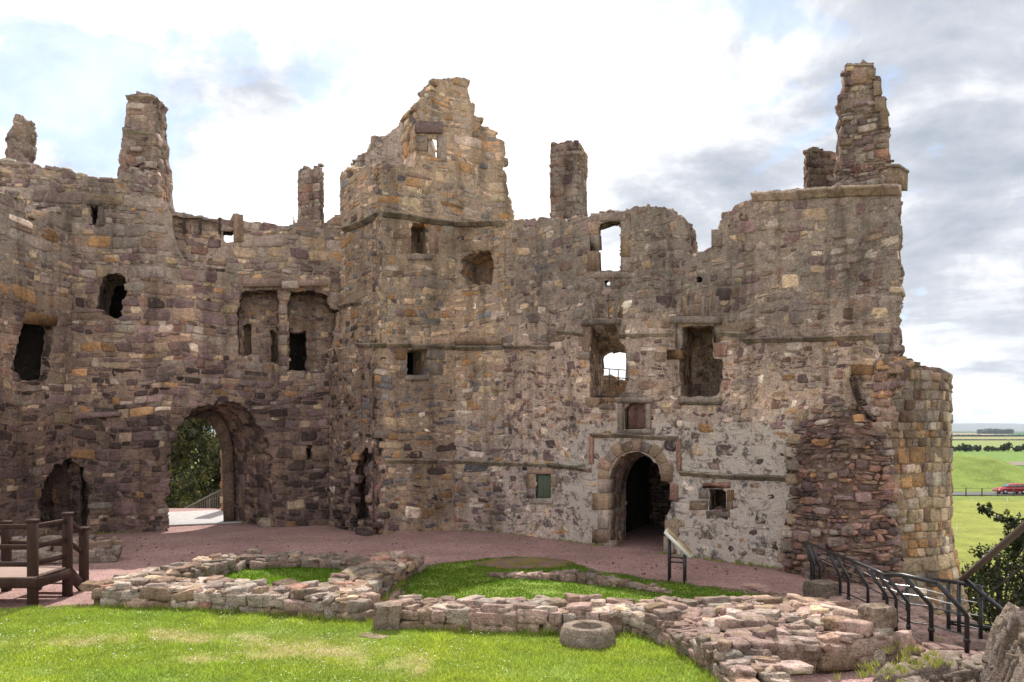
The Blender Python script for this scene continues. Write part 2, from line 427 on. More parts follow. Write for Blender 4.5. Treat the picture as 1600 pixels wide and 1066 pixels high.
def masonry(name, pl, outer, ops=(), thick=1.5, where='gate', parent=None, seed=1, hc=(.12, .28), ar=(1.2, 3.2), protr=(-.008, .022),
            gap=.006, power=9.0, drop=0.0, rough=.03, mat=None, front_stones=True, edge_stones=True, back_stones=False, split=.22, jit=.019, over=.35, warp=.055, outer_uz=None, top_rocks=0.0):
    """one wall: mortar core with openings, faced with individually shaped stones"""
    rng = np.random.RandomState(seed); mb = MB()
    O = pl.poly(outer) if outer_uz is None else np.array(outer_uz, float)
    Or = resample(O, .16, rough, rng)
    fronts = []; rears = []
    for o in ops:
        fr = pl.poly(o['px']); a = resample(fr, .14, o.get('rough', .02), rng)
        if 'rear' in o:
            rr = pl.poly(o['rear'], thick)
            # matching number of points by arc length
            def arc(R, n):
                Q = np.vstack([R, R[:1]]); s = np.concatenate([[0], np.cumsum(np.linalg.norm(np.diff(Q, axis=0), axis=1))]); t = np.linspace(0, s[-1], n, endpoint=False)
                return np.stack([np.interp(t, s, Q[:, 0]), np.interp(t, s, Q[:, 1])], 1)
            m = len(a); fr2 = arc(fr, m) + rng.randn(m, 2) * o.get('rough', .02); rr2 = arc(rr, m) + rng.randn(m, 2) * .01
            a, b = fr2, rr2
        else:
            sp = o.get('splay', 0.0); c = a.mean(0); b = c + (a - c) * (1 + sp)
        fronts.append(a); rears.append(b)
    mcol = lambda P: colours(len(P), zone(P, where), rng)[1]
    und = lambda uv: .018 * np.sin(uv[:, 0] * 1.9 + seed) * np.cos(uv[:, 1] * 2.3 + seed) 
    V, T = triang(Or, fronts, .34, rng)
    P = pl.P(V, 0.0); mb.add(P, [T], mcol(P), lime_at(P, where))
    Or2 = Or
    thru = [i for i, o in enumerate(ops) if not o.get('blind')]
    V, T = triang(Or2, [rears[i] for i in thru], 1.2, rng)
    P = pl.P(V, 0.0, thick); mb.add(P, [T[:, ::-1]], mcol(P))
    def loft(A, da, B, db, cc=None):
        n = len(A); k = max(1, int(round(abs(db - da) / .5)))
        Vs = []
        for j in range(k + 1):
            t = j / k; Vs.append(pl.P(A + (B - A) * t, 0.0, da + (db - da) * t))
        Vs = np.concatenate(Vs); i = np.arange(n); i2 = (i + 1) % n
        Fq = np.concatenate([np.stack([j * n + i, j * n + i2, (j + 1) * n + i2, (j + 1) * n + i], 1) for j in range(k)])
        mb.add(Vs, [Fq], mcol(Vs) if cc is None else cc, 0.0)
    loft(Or, 0, Or2, thick)
    for o, a, b in zip(ops, fronts, rears):
        dd = o.get('depth', thick)
        bb = a + (b - a) * min(1, dd / thick)
        loft(a, 0, bb, dd)
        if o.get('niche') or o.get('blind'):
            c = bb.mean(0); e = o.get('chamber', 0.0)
            if e > 0:  # chamber sides and end coloured near-black, standing for the shade indoors
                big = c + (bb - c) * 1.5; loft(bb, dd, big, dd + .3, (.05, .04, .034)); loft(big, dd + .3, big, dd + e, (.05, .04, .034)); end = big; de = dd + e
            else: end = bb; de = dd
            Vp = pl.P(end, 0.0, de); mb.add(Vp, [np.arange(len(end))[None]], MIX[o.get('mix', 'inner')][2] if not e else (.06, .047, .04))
            if o.get('backwall'):
                lo = end.min(0); hi = end.max(0); q = layout(lo[0], hi[0], lo[1], hi[1], rng, hc, ar, split)
                q = clipq(q, end, [])
                stones(mb, q, lambda uv, d: pl.P(uv, d, de), lambda c_, n, r: colours(n, o.get('mix', 'inner'), r)[0], rng, (.0, .05), gap, power)
    # facing stones
    def facing(rings_outer, holes, dep, flip=1):
        lo = rings_outer.min(0); hi = rings_outer.max(0)
        q = layout(lo[0], hi[0], lo[1], hi[1], rng, hc, ar, split, warp)
        q = clipq(q, rings_outer, holes, over)
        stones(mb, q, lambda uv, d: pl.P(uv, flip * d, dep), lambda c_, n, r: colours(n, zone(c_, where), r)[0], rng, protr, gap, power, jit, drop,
               limefn=lambda c_: lime_at(c_, where))
    if front_stones: facing(Or, fronts, 0.0)
    if back_stones: facing(Or2, [rears[i] for i in thru], thick, -1)
    def ringstones(A, B, d0, d1, inward, pr, mixn):
        n = len(A); Q = np.vstack([A, A[:1]]); QB = np.vstack([B, B[:1]])
        s = np.concatenate([[0], np.cumsum(np.linalg.norm(np.diff(Q, axis=0), axis=1))])
        q = layout(0, s[-1], d0, d1, rng, (.16, .34), (.9, 2.0), .1, .0)
        q[..., 1] = np.clip(q[..., 1], d0, d1); q[..., 0] = np.clip(q[..., 0], 0, s[-1])
        wv = q[:, :, 1].max(1) - q[:, :, 1].min(1); wu = q[:, :, 0].max(1) - q[:, :, 0].min(1); q = q[(wv > .08) & (wu > .06)]
        area = .5 * np.sum(Q[:-1, 0] * Q[1:, 1] - Q[1:, 0] * Q[:-1, 1]); sg = (1 if area > 0 else -1) * (1 if inward else -1)
        def fm(uv, d):
            t = (uv[:, 1] - d0) / max(d1 - d0, 1e-6)
            p = lambda R: np.stack([np.interp(uv[:, 0], s, R[:, 0]), np.interp(uv[:, 0], s, R[:, 1])], 1)
            base = p(Q) * (1 - t[:, None]) + p(QB) * t[:, None]
            e = .06; pa = np.stack([np.interp(uv[:, 0] + e, s, Q[:, 0]), np.interp(uv[:, 0] + e, s, Q[:, 1])], 1) - np.stack([np.interp(uv[:, 0] - e, s, Q[:, 0]), np.interp(uv[:, 0] - e, s, Q[:, 1])], 1)
            pa /= np.maximum(np.linalg.norm(pa, axis=1, keepdims=True), 1e-6)
            nn = np.stack([-pa[:, 1], pa[:, 0]], 1) * sg
            return pl.P(base + nn * d[:, None], 0.0, uv[:, 1])
        stones(mb, q, fm, lambda c_, n_, r: colours(n_, mixn if mixn else zone(c_, where), r)[0], rng, pr, gap, power, jit)
    if edge_stones: ringstones(Or, Or2, .0, thick, False, (.0, .07), None)
    for o, a, b in zip(ops, fronts, rears):
        dd = o.get('depth', thick)
        if o.get('reveal', True) and dd > .25:
            bb = a + (b - a) * min(1, dd / thick); ringstones(a, bb, .0, dd, True, (.0, .035), o.get('rmix', None))
    ob = mb.build(name, mat or M['masonry'], parent)
    return ob, dict(O=Or, ops=fronts, pl=pl)

class Ring:
    """closed plan outline for towers and chimneys, with an outward batter"""
    def __init__(s, pts, bat=None, closed=True):
        s.p = np.array(pts, float); s.q = np.vstack([s.p, s.p[:1]]) if closed else s.p
        s.s = np.concatenate([[0], np.cumsum(np.linalg.norm(np.diff(s.q, axis=0), axis=1))]); s.L = s.s[-1]
        s.c = s.p.mean(0); s.bat = bat or (lambda z: 0 * z); s.closed = closed
        qq = np.vstack([s.p, s.p[:1]]); a = np.sum(qq[:-1, 0] * qq[1:, 1] - qq[1:, 0] * qq[:-1, 1]); s.sg = 1 if a > 0 else -1
    def xy(s, t):
        t = np.mod(t, s.L) if s.closed else np.clip(t, 0, s.L)
        return np.stack([np.interp(t, s.s, s.q[:, 0]), np.interp(t, s.s, s.q[:, 1])], 1)
    def P(s, uv, d=0.0):
        uv = np.asarray(uv, float).reshape(-1, 2); d = np.broadcast_to(d, (len(uv),)); e = .05
        b = s.xy(uv[:, 0]); t = s.xy(uv[:, 0] + e) - s.xy(uv[:, 0] - e); t /= np.maximum(np.linalg.norm(t, axis=1, keepdims=True), 1e-6)
        n = np.stack([t[:, 1], -t[:, 0]], 1) * s.sg
        return np.concatenate([b + n * (d + s.bat(uv[:, 1]))[:, None], uv[:, 1:]], 1)
def ringwall(name, rg, z0, z1, where, parent, seed, hc=(.14, .26), ar=(1, 2), protr=(.0, .04), gap=.004, power=10, topfn=None, rough=.0, cap=True, mat=None, drop=0, arc=None, split=.15, jit=.012):
    rng = np.random.RandomState(seed); mb = MB()
    n = max(12, int(rg.L / .3)); us = np.linspace(0, rg.L, n + 1); ks = max(3, int((z1 - z0) / .35))
    top = (lambda u: np.full(np.shape(u), z1)) if topfn is None else topfn
    V = []
    for j in range(ks + 1):
        zz_ = z0 + (top(us) - z0) * j / ks; V.append(rg.P(np.stack([us, zz_], 1), rng.randn(n + 1) * rough))
    V = np.concatenate(V); i = np.arange(n)
    Fq = np.concatenate([np.stack([j * (n + 1) + i, j * (n + 1) + i + 1, (j + 1) * (n + 1) + i + 1, (j + 1) * (n + 1) + i], 1) for j in range(ks)])
    mb.add(V, [Fq], colours(len(V), zone(V, where), rng)[1])
    if cap:
        tp = V[-(n + 1):-1]; c = tp.mean(0); c[2] -= .1
        mb.add(np.vstack([tp, c[None]]), [np.array([(a, (a + 1) % n, n) for a in range(n)])], MIX[where if where in MIX else 'chimney'][2])
    u0, u1 = (0, rg.L) if arc is None else arc
    q = layout(u0, u1, z0, z1 + .1, rng, hc, ar, split, .02)
    c = q.mean(1); k = (c[:, 1] < top(c[:, 0]) - .02) & (c[:, 0] < u1) & (c[:, 0] > u0); q = q[k]
    stones(mb, q, lambda uv, d: rg.P(uv, d), lambda c_, n_, r: colours(n_, zone(c_, where), r)[0], rng, protr, gap, power, jit, drop)
    # broken stones along the top
    per = int(rg.L / .28)
    for k in range(per):
        u = rg.L * (k + rng.rand()) / per
        if arc is not None and not (u0 < u < u1): continue
        P = rg.P(np.array([[u, top(np.array([u]))[0]]]), -.14)[0]; k_ = .6 if rg.L < 6 else 1.0; sz = (k_ * (.22 + .2 * rng.rand()), k_ * (.22 + .16 * rng.rand()), k_ * (.10 + .14 * rng.rand()))
        rock(mb, P + np.array([0, 0, .03]), sz, rng.rand() * 3, colours(1, 'chimney' if where in ('chimney',) else 'hall_top', rng)[0][0], .15)
    return mb.build(name, mat or M['masonry'], parent)
def toprocks(pl, pts, thick, parent_mb, seed, mixn='gate_top', step=.3, size=1.0):
    """loose and projecting stones along a broken wall head, pts in photo pixels on the plane"""
    parent_mb.mark(); rng = np.random.RandomState(seed); U = pl.poly(pts)
    for a, b in zip(U[:-1], U[1:]):
        L = np.linalg.norm(b - a); k = max(1, int(L / step))
        for j in range(k):
            for dep in np.arange(.12, thick, .42):
                if rng.rand() < .28: continue
                p = a + (b - a) * (j + rng.rand()) / k
                P = pl.P(p[None], 0.0, dep + rng.rand() * .12)[0]
                sz = np.array([.20 + .26 * rng.rand(), .22 + .18 * rng.rand(), .07 + .13 * rng.rand()]) * size
                rock(parent_mb, P + np.array([0, 0, .02 * rng.rand()]), sz, math.atan2(pl.d[1], pl.d[0]) + rng.randn() * .25, colours(1, mixn, rng)[0][0], .10)
def strip(mb, pl, pts, h, pr, rng, mixn, seg=(.5, 1.1), dep=-.03, prof='bevel', bright=1.0):
    """moulded course of dressed stones following photo points (its top edge) on a plane"""
    mb.mark(); U = pl.poly(pts)
    for a, b in zip(U[:-1], U[1:]):
        L = np.linalg.norm(b - a); u = 0
        while u < L - .02:
            s = min(L - u, seg[0] + (seg[1] - seg[0]) * rng.rand());
            if L - u - s < .25: s = L - u
            p = a + (b - a) * u / L; q = a + (b - a) * (u + s - .012) / L
            jz = rng.randn() * .008; jp = pr * (1 + rng.randn() * .16)
            sec = [(dep, .01), (jp, -.01), (jp, -h * .30), (jp * .75, -h * .38), (jp * .35, -h * .8), (dep, -h)]
            V = []
            for e in (p, q):
                jz2 = jz + rng.randn() * .004
                for d, z in sec: V.append(pl.P(np.array([[e[0], e[1] + z + jz2]]), d)[0])
            n = len(sec); Fq = [(i, (i + 1) % n, n + (i + 1) % n, n + i) for i in range(n)]
            mb.add(np.array(V), [np.array(Fq), np.array([list(range(n))[::-1], list(range(n, 2 * n))])], np.array((.34, .295, .235)) * bright * np.exp(rng.randn() * .16) * np.exp(rng.randn(3) * .03))
            u += s
def block(mb, pl, poly_px, d0, d1, col, dep=0.0, bev=.012, rough=.0, mark=True):
    """dressed block: pixel polygon on the plane pushed from d0 to d1 in front of it"""
    if mark: mb.mark()
    U = pl.poly(poly_px, dep) if not isinstance(poly_px, np.ndarray) else poly_px
    c = U.mean(0); n = len(U)
    e = U - c; ln = np.linalg.norm(e, axis=1, keepdims=True); Ui = c + e * (1 - bev * 1.2 / ln)
    U = U + rs.randn(n, 2) * rough
    V = np.concatenate([pl.P(U, d0, dep), pl.P(U, d1 - bev, dep), pl.P(Ui, d1, dep)])
    Fq = [(r * n + i, r * n + (i + 1) % n, (r + 1) * n + (i + 1) % n, (r + 1) * n + i) for r in (0, 1) for i in range(n)]
    mb.add(V, [np.array(Fq), np.array([[2 * n + i for i in range(n)], [i for i in range(n)][::-1]])], col)
# ------------------------------------------------------------------ materials
M = {}
def mat(name):
    m = bpy.data.materials.new(name); m.use_nodes = True; m.node_tree.nodes.clear(); return m, NT(m.node_tree)
def finish(m, t, col, rough=.9, bump=None, bstr=.5, bdist=.02, spec=.25, metal=0.0, extra=None):
    ins = {'Base Color': col, 'Roughness': rough, 'Specular IOR Level': spec, 'Metallic': metal}
    if extra: ins.update(extra)
    b = t('ShaderNodeBsdfPrincipled', ins)
    if bump is not None:
        bn = t('ShaderNodeBump', {'Height': bump, 'Strength': bstr, 'Distance': bdist}); t.l.new(bn.outputs[0], b.inputs['Normal'])
    t('ShaderNodeOutputMaterial', {0: b.outputs[0]}); return m
def stone_mat(name, gain=1.0, lich=.40, limeon=True, moss=0.0):
    m, t = mat(name)
    P = t('ShaderNodeNewGeometry').outputs['Position']
    c = t('ShaderNodeAttribute', attribute_name='Col').outputs['Color']
    lm = t('ShaderNodeAttribute', attribute_name='lime').outputs['Fac']
    nf = t.noise(P, 42, 5, .72); nm = t.noise(P, 9, 5, .68, .4); nl = t.noise(P, .55, 4, .6); nb = t.noise(P, 2.3, 5, .7, .6)
    f1 = t.ramp(nf, [(.26, .36), (.5, 1.0), (.72, 1.85)])
    f2 = t.ramp(nm, [(.3, .68), (.5, 1.0), (.72, 1.35)])
    f3 = t.ramp(nl, [(.32, (.66, .63, .62)), (.5, (1.0, .965, .93)), (.66, (1.30, 1.20, 1.12))])
    col = t.mix(1, c, f1, 'MULTIPLY'); col = t.mix(1, col, f2, 'MULTIPLY'); col = t.mix(1, col, f3, 'MULTIPLY')
    # bedding lines in the sandstone
    mp = t('ShaderNodeMapping', {'Vector': P, 'Scale': (2.0, 2.0, 26.0)}).outputs[0]
    bd = t.noise(mp, 1.6, 3, .6, .3); col = t.mix(t.ramp(bd, [(.52, 0.0), (.62, .5)]), col, t.mix(1, col, (.62, .56, .52), 'MULTIPLY'))
    # rain streaks below the wall heads, soot like growth
    ms = t('ShaderNodeMapping', {'Vector': P, 'Scale': (1.5, 1.5, .16)}).outputs[0]
    st = t.noise(ms, 1.2, 4, .62, .3); col = t.mix(t.ramp(st, [(.50, 0.0), (.64, .80)]), col, t.mix(1, col, (.55, .54, .53), 'MULTIPLY'))
    if limeon:
        nb2 = t.noise(P, 6.5, 8, .78); k = t.math('ADD', t.math('MULTIPLY', nb, .40), t.math('MULTIPLY', nb2, .60))
        th = t.math('SUBTRACT', .80, t.math('MULTIPLY', lm, .36))
        f = t.math('MULTIPLY', t.math('SUBTRACT', k, th), 14.0, True)
        f = t.math('MULTIPLY', f, t.math('MULTIPLY', lm, 3.0, True))
        limec = t.mix(t.ramp(nf, [(.35, 0.0), (.65, 1.0)]), (.33, .282, .245), (.60, .53, .47))
        col = t.mix(t.math('MULTIPLY', f, .86), col, limec)
        nd = t.noise(t('ShaderNodeVectorMath', {0: P, 1: (13.1, 7.7, 3.3)}, operation='ADD').outputs[0], 2.8, 8, .78, .2)
        dk = t.math('MULTIPLY', t.ramp(nd, [(.53, 0.0), (.59, 1.0)]), t.math('MULTIPLY', lm, 1.6, True))
        col = t.mix(t.math('MULTIPLY', dk, .75), col, (.045, .040, .042))
    v = t('ShaderNodeTexVoronoi', {'Vector': P, 'Scale': 7.0}, feature='SMOOTH_F1').outputs['Distance']
    nli = t.noise(P, 5.5, 6, .75, .2)
    lf = t.math('MULTIPLY', t.ramp(nli, [(.60, 0.0), (.68, 1.0)]), lich)
    col = t.mix(lf, col, (.42, .40, .35))
    if moss > 0:
        nz = t('ShaderNodeSeparateXYZ', {0: t('ShaderNodeNewGeometry').outputs['Normal']}).outputs[2]
        mf = t.math('MULTIPLY', t.math('MULTIPLY', t.ramp(t.noise(P, 3.1, 5, .7), [(.56, 0.0), (.66, 1.0)]), t.ramp(nz, [(.2, 0.0), (.7, 1.0)])), moss)
        col = t.mix(mf, col, (.16, .13, .035))
    if name == 'weathered_rock':
        wq = t('ShaderNodeVectorMath', {0: t('ShaderNodeMapping', {'Vector': P, 'Scale': (3.2, 3.2, 9.0)}).outputs[0], 1: t('ShaderNodeVectorMath', {0: t('ShaderNodeTexNoise', {'Vector': P, 'Scale': 4.0, 'Detail': 4}).outputs['Color'], 3: 1.6}, operation='SCALE').outputs[0]}, operation='ADD').outputs[0]
        cr = t('ShaderNodeTexVoronoi', {'Vector': wq, 'Scale': 1.0}, feature='DISTANCE_TO_EDGE').outputs['Distance']; ck = t.mix(t.ramp(t.noise(P, 1.7, 4, .6), [(.42, 0.0), (.58, 1.0)]), (1, 1, 1), t.ramp(cr, [(.0, .55), (.05, 1.0)]))
        col = t.mix(1, col, ck, 'MULTIPLY')
    if gain != 1: col = t.mix(1, col, (gain,) * 3, 'MULTIPLY')
    h = t.math('ADD', t.math('MULTIPLY', nf, .45), t.math('ADD', t.math('MULTIPLY', nm, 1.0), t.math('MULTIPLY', bd, .25)))
    if name == 'weathered_rock': h = t.math('ADD', h, t.math('MULTIPLY', ck, .7))
    return finish(m, t, col, .93, h, .75, .035, .15)
M['masonry'] = stone_mat('rubble_masonry', 1.0)
M['rock'] = stone_mat('weathered_rock', 1.0, .42, False, .6)
def simple(name, col, rough=.6, var=.25, scale=20, metal=0.0, bstr=.2, spec=.4, stretch=(1, 1, 1), col2=None):
    m, t = mat(name); P = t('ShaderNodeNewGeometry').outputs['Position']
    P2 = t('ShaderNodeMapping', {'Vector': P, 'Scale': stretch}).outputs[0]
    n = t.noise(P2, scale, 5, .65); k = t.ramp(n, [(.3, 1 - var), (.7, 1 + var)])
    c = t.mix(1, col, k, 'MULTIPLY')
    if col2: c = t.mix(t.ramp(t.noise(P, scale * .23, 4, .6), [(.45, 0.0), (.62, 1.0)]), c, col2)
    return finish(m, t, c, rough, n, bstr, .01, spec, metal)
# gravel yard
m, t = mat('red_gravel'); P = t('ShaderNodeNewGeometry').outputs['Position']
vo = t('ShaderNodeTexVoronoi', {'Vector': P, 'Scale': 46.0}); nL = t.noise(P, .6, 5, .6, .3); nM = t.noise(P, 5, 4, .7)
cc = t.mix(t.ramp(vo.outputs['Color'], [(.1, 0.0), (.9, 1.0)]), (.175, .095, .085), (.42, .275, .25))
cc = t.mix(1, cc, t.ramp(nL, [(.3, .78), (.7, 1.18)]), 'MULTIPLY'); cc = t.mix(1, cc, t.ramp(nM, [(.3, .82), (.7, 1.15)]), 'MULTIPLY')
M['gravel'] = finish(m, t, cc, .95, vo.outputs['Distance'], .6, .015, .1)
# soil and thatch under the grass
m, t = mat('turf'); P = t('ShaderNodeNewGeometry').outputs['Position']; ac = t('ShaderNodeAttribute', attribute_name='Col').outputs['Color']
c1 = t.mix(1, ac, t.ramp(t.noise(P, 60, 4, .7), [(.3, .55), (.7, 1.5)]), 'MULTIPLY'); c1 = t.mix(1, c1, t.ramp(t.noise(P, 3, 5, .6), [(.3, .75), (.7, 1.2)]), 'MULTIPLY')
M['turf'] = finish(m, t, c1, .95, t.noise(P, 70, 4, .7), .7, .02, .1)
m, t = mat('grass_blades'); ac = t('ShaderNodeAttribute', attribute_name='Col').outputs['Color']
d1 = t('ShaderNodeBsdfDiffuse', {'Color': ac}); d2 = t('ShaderNodeBsdfTranslucent', {'Color': t.mix(1, ac, (1.15, 1.25, .55), 'MULTIPLY')})
t('ShaderNodeOutputMaterial', {0: t('ShaderNodeMixShader', {0: .45, 1: d1.outputs[0], 2: d2.outputs[0]}).outputs[0]}); M['grass'] = m
m, t = mat('leaves'); ac = t('ShaderNodeAttribute', attribute_name='Col').outputs['Color']
d1 = t('ShaderNodeBsdfPrincipled', {'Base Color': ac, 'Roughness': .45, 'Specular IOR Level': .5}); d2 = t('ShaderNodeBsdfTranslucent', {'Color': t.mix(1, ac, (1.2, 1.3, .5), 'MULTIPLY')})
t('ShaderNodeOutputMaterial', {0: t('ShaderNodeMixShader', {0: .3, 1: d1.outputs[0], 2: d2.outputs[0]}).outputs[0]}); M['leaf'] = m
M['bark'] = simple('bark', (.07, .055, .042), .9, .4, 14, bstr=.8, stretch=(1, 1, .3))
M['wood'] = simple('stained_timber', (.040, .019, .015), .72, .4, 9, bstr=.3, spec=.2, stretch=(1, 1, .25))
M['deck'] = simple('worn_decking', (.30, .20, .165), .75, .25, 9, bstr=.3, stretch=(.25, 4, 1))
M['steel'] = simple('black_painted_steel', (.014, .014, .016), .38, .2, 30, .0, .1, .5)
M['wire'] = simple('bright_steel_wire', (.62, .62, .62), .3, .1, 30, .9, .0)
M['greyrail'] = simple('weathered_rail_cap', (.11, .085, .075), .55, .25, 18, 0, .15)
M['white_frame'] = simple('pale_sign_frame', (.62, .61, .57), .5, .05, 20, 0, .05)
M['shutter'] = simple('green_painted_boards', (.085, .105, .07), .65, .2, 16, stretch=(1, 1, .2))
M['bridge'] = simple('pale_bridge_boards', (.36, .34, .33), .8, .15, 6, bstr=.3, stretch=(1, 1, 1))
M['road'] = simple('asphalt', (.07, .07, .075), .9, .2, 8)
M['redpaint'] = simple('red_car_paint', (.36, .012, .03), .22, .05, 4, .0, .0, .6)
M['silver'] = simple('bonnet_highlight', (.52, .50, .53), .3, .05, 4, .3, .0, .6)  # highlight on the red bonnet put into a colour; no part uses it
M['glass'] = simple('car_glass', (.05, .06, .07), .08, .05, 4, .0, .0, .9)
M['tyre'] = simple('tyre_rubber', (.02, .02, .02), .8, .1, 20)
M['rim'] = simple('wheel_rim', (.45, .45, .46), .35, .1, 20, .6)
M['lamp'] = simple('lamp_glass', (.7, .68, .65), .2, .05, 20)
M['hill'] = simple('distant_land', (.035, .055, .05), .95, .3, .004)
# open fields: mown strips of different crops by distance and side
m, t = mat('fields'); P = t('ShaderNodeNewGeometry').outputs['Position']; ac = t('ShaderNodeAttribute', attribute_name='Col').outputs['Color']
c1 = t.mix(1, ac, t.ramp(t.noise(P, .35, 6, .68), [(.3, .72), (.7, 1.28)]), 'MULTIPLY'); c1 = t.mix(1, c1, t.ramp(t.noise(P, 3.0, 5, .7), [(.3, .75), (.7, 1.25)]), 'MULTIPLY')
c1 = t.mix(t.ramp(t.noise(P, .09, 5, .6, .5), [(.55, 0.0), (.75, .35)]), c1, (.17, .17, .04))
M['fields'] = finish(m, t, c1, .95, t.noise(P, 2.5, 5, .7), .5, .15, .05)
# haze: even, closed box
m, t = mat('haze_air'); v = t('ShaderNodeVolumePrincipled', {'Color': (.80, .88, 1.0), 'Density': 0.00006, 'Anisotropy': .2})
o = t('ShaderNodeOutputMaterial'); t.l.new(v.outputs[0], o.inputs['Volume']); M['haze'] = m

# ------------------------------------------------------------------ ground
def zfar(Y): return -5.9 - 6.0 * sm(Y, 60, 400) * 0
def grid(name, x0, x1, y0, y1, nx, ny, zf, matl, colf, kind='structure', pw=1.0):
    a = np.linspace(0, 1, ny) ** pw; ys = y0 + (y1 - y0) * a; xs = np.linspace(-1, 1, nx)
    V = []; 
    for y, tt in zip(ys, a):
        for x in np.linspace(x0, x1, nx): V.append((x, y, 0))
    V = np.array(V); V[:, 2] = zf(V[:, 0], V[:, 1])
    i = np.arange(ny - 1)[:, None] * nx + np.arange(nx - 1)[None]; i = i.ravel()
    return tag(mk(name, V, [np.stack([i, i + 1, i + nx + 1, i + nx], 1)], matl, col=colf(V), smooth=True), kind=kind)
# outer ground reaching the horizon, fan shaped rows so near rows are fine
def outer():
    ys = np.concatenate([np.linspace(-60, 20, 12), np.linspace(24, 260, 70), np.geomspace(270, 16000, 60)])
    V = []; nx = 61
    for y in ys:
        half = 70 + abs(y) * 1.15
        V += [(x, y, 0) for x in np.linspace(-half, half, nx)]
    V = np.array(V); X, Y = V[:, 0], V[:, 1]
    z = np.full(len(V), -5.9) + .25 * np.sin(X * .07) * np.cos(Y * .05) * sm(Y, 25, 60) * (1 - sm(Y, 95, 108))
    # grassy bank left of the road bend
    bx, by = 77.0, 138.0
    r = np.sqrt(((X - bx) / 20) ** 2 + ((Y - by) / 16) ** 2); z += 5.2 * (1 - sm(r, .1, 1.0))
    V[:, 2] = z
    c = np.empty((len(V), 3)); c[:] = (.15, .18, .05)
    def put(m, k): c[m] = k
    put(Y < 104, (.185, .20, .048)); put((Y > 118) & (Y < 175), (.15, .195, .048)); put((Y > 175) & (X / Y < .60), (.12, .18, .045)); put((Y >= 150) & (Y < 215) & (X / Y > .585), (.095, .175, .035))
    put((Y > 215) & (Y < 380), (.125, .19, .05)); put((Y >= 380) & (Y < 700), (.18, .21, .08)); put((Y >= 700) & (Y < 1100), (.21, .20, .10)); put((Y >= 1100) & (Y < 2200) & (X / Y < .60), (.25, .20, .14)); put((Y >= 1100) & (Y < 2200) & (X / Y >= .60), (.05, .11, .06)); put(Y >= 2200, (.06, .09, .05))
    i = np.arange(len(ys) - 1)[:, None] * nx + np.arange(nx - 1)[None]; i = i.ravel()
    return tag(mk('field', V, [np.stack([i, i + 1, i + nx + 1, i + nx], 1)], M['fields'], col=c, smooth=True), kind='structure')
outer()
# road and verge
mb = MB(); xs = np.linspace(20, 180, 60); V = []
for x in xs:
    for dy in (-2.6, 2.6): V.append((x, 114 + dy + (x - 70) * .02, -5.78))
i = np.arange(59) * 2; mb.add(V, [np.stack([i, i + 2, i + 3, i + 1], 1)]); tag(mb.build('road', M['road']), kind='structure')
# ploughed strip seen beyond the bank
mb = MB(); mb.add([(100, 205, -5.8), (170, 205, -5.8), (170, 232, -5.8), (104, 222, -5.8)], [np.array([[0, 1, 2, 3]])]); tag(mb.build('ploughed_soil', simple('plough', (.16, .12, .10), .95, .2, .5)), kind='structure')
# distant hills
def hills():
    nx = 160; V = []; X = np.linspace(-9000, 11000, nx)
    h = 62 + 34 * np.sin(X * .00052 + 4.4) + 16 * np.sin(X * .0016 + .4) + 7 * np.sin(X * .0043)
    for x, hh in zip(X, h):
        V += [(x, 8600, -8), (x, 9300, hh * .55), (x, 10200, hh), (x, 12000, -8)]
    i = np.arange(nx - 1) * 4; Fq = np.concatenate([np.stack([i + k, i + 4 + k, i + 5 + k, i + 1 + k], 1) for k in range(3)])
    tag(mk('hill', np.array(V), [Fq], M['hill'], smooth=True), kind='structure')
hills()
# courtyard platform: gravel on top, rock sides
edge = [(-30, -4), (-30, 33.5), (-7.6, 33.5), (-7.6, 29.5), (3, 29.5), (9, 24), (9.2, 19.2), (8.6, 17.0), (7.55, 15.8), (7.55, 12.6), (9.5, 11.4), (14, 9), (14, -4)]
E = resample(np.array(edge, float), .5, .0, rs)
V, T = triang(E, [], .8, rs)
nz = np.array([mnoise.noise(Vector((p[0] * .35, p[1] * .35, 0))) for p in V]) * .03
inner = np.array([p[0] > 7.2 for p in V])
mb = MB(); mb.add(np.column_stack([V, nz]), [T]); g = mb.build('gravel_yard', M['gravel'], smooth=True); tag(g, kind='structure')
mb = MB(); n = len(E); cen = E.mean(0)
ring0 = np.column_stack([E, np.full(n, -.03)]); rows = [ring0]
for k in range(1, 8):
    out = E + (E - cen) / np.linalg.norm(E - cen, axis=1, keepdims=True) * (k * .22 + rs.rand(n, 1) * .3)
    rows.append(np.column_stack([out, np.full(n, -.03 - k * .86)]))
VV = np.concatenate(rows); i = np.arange(n); i2 = (i + 1) % n
Fq = np.concatenate([np.stack([k * n + i, k * n + i2, (k + 1) * n + i2, (k + 1) * n + i], 1) for k in range(7)])
mb.add(VV, [Fq], (.17, .14, .11)); tag(mb.build('rock_terrain', M['rock']), kind='structure')

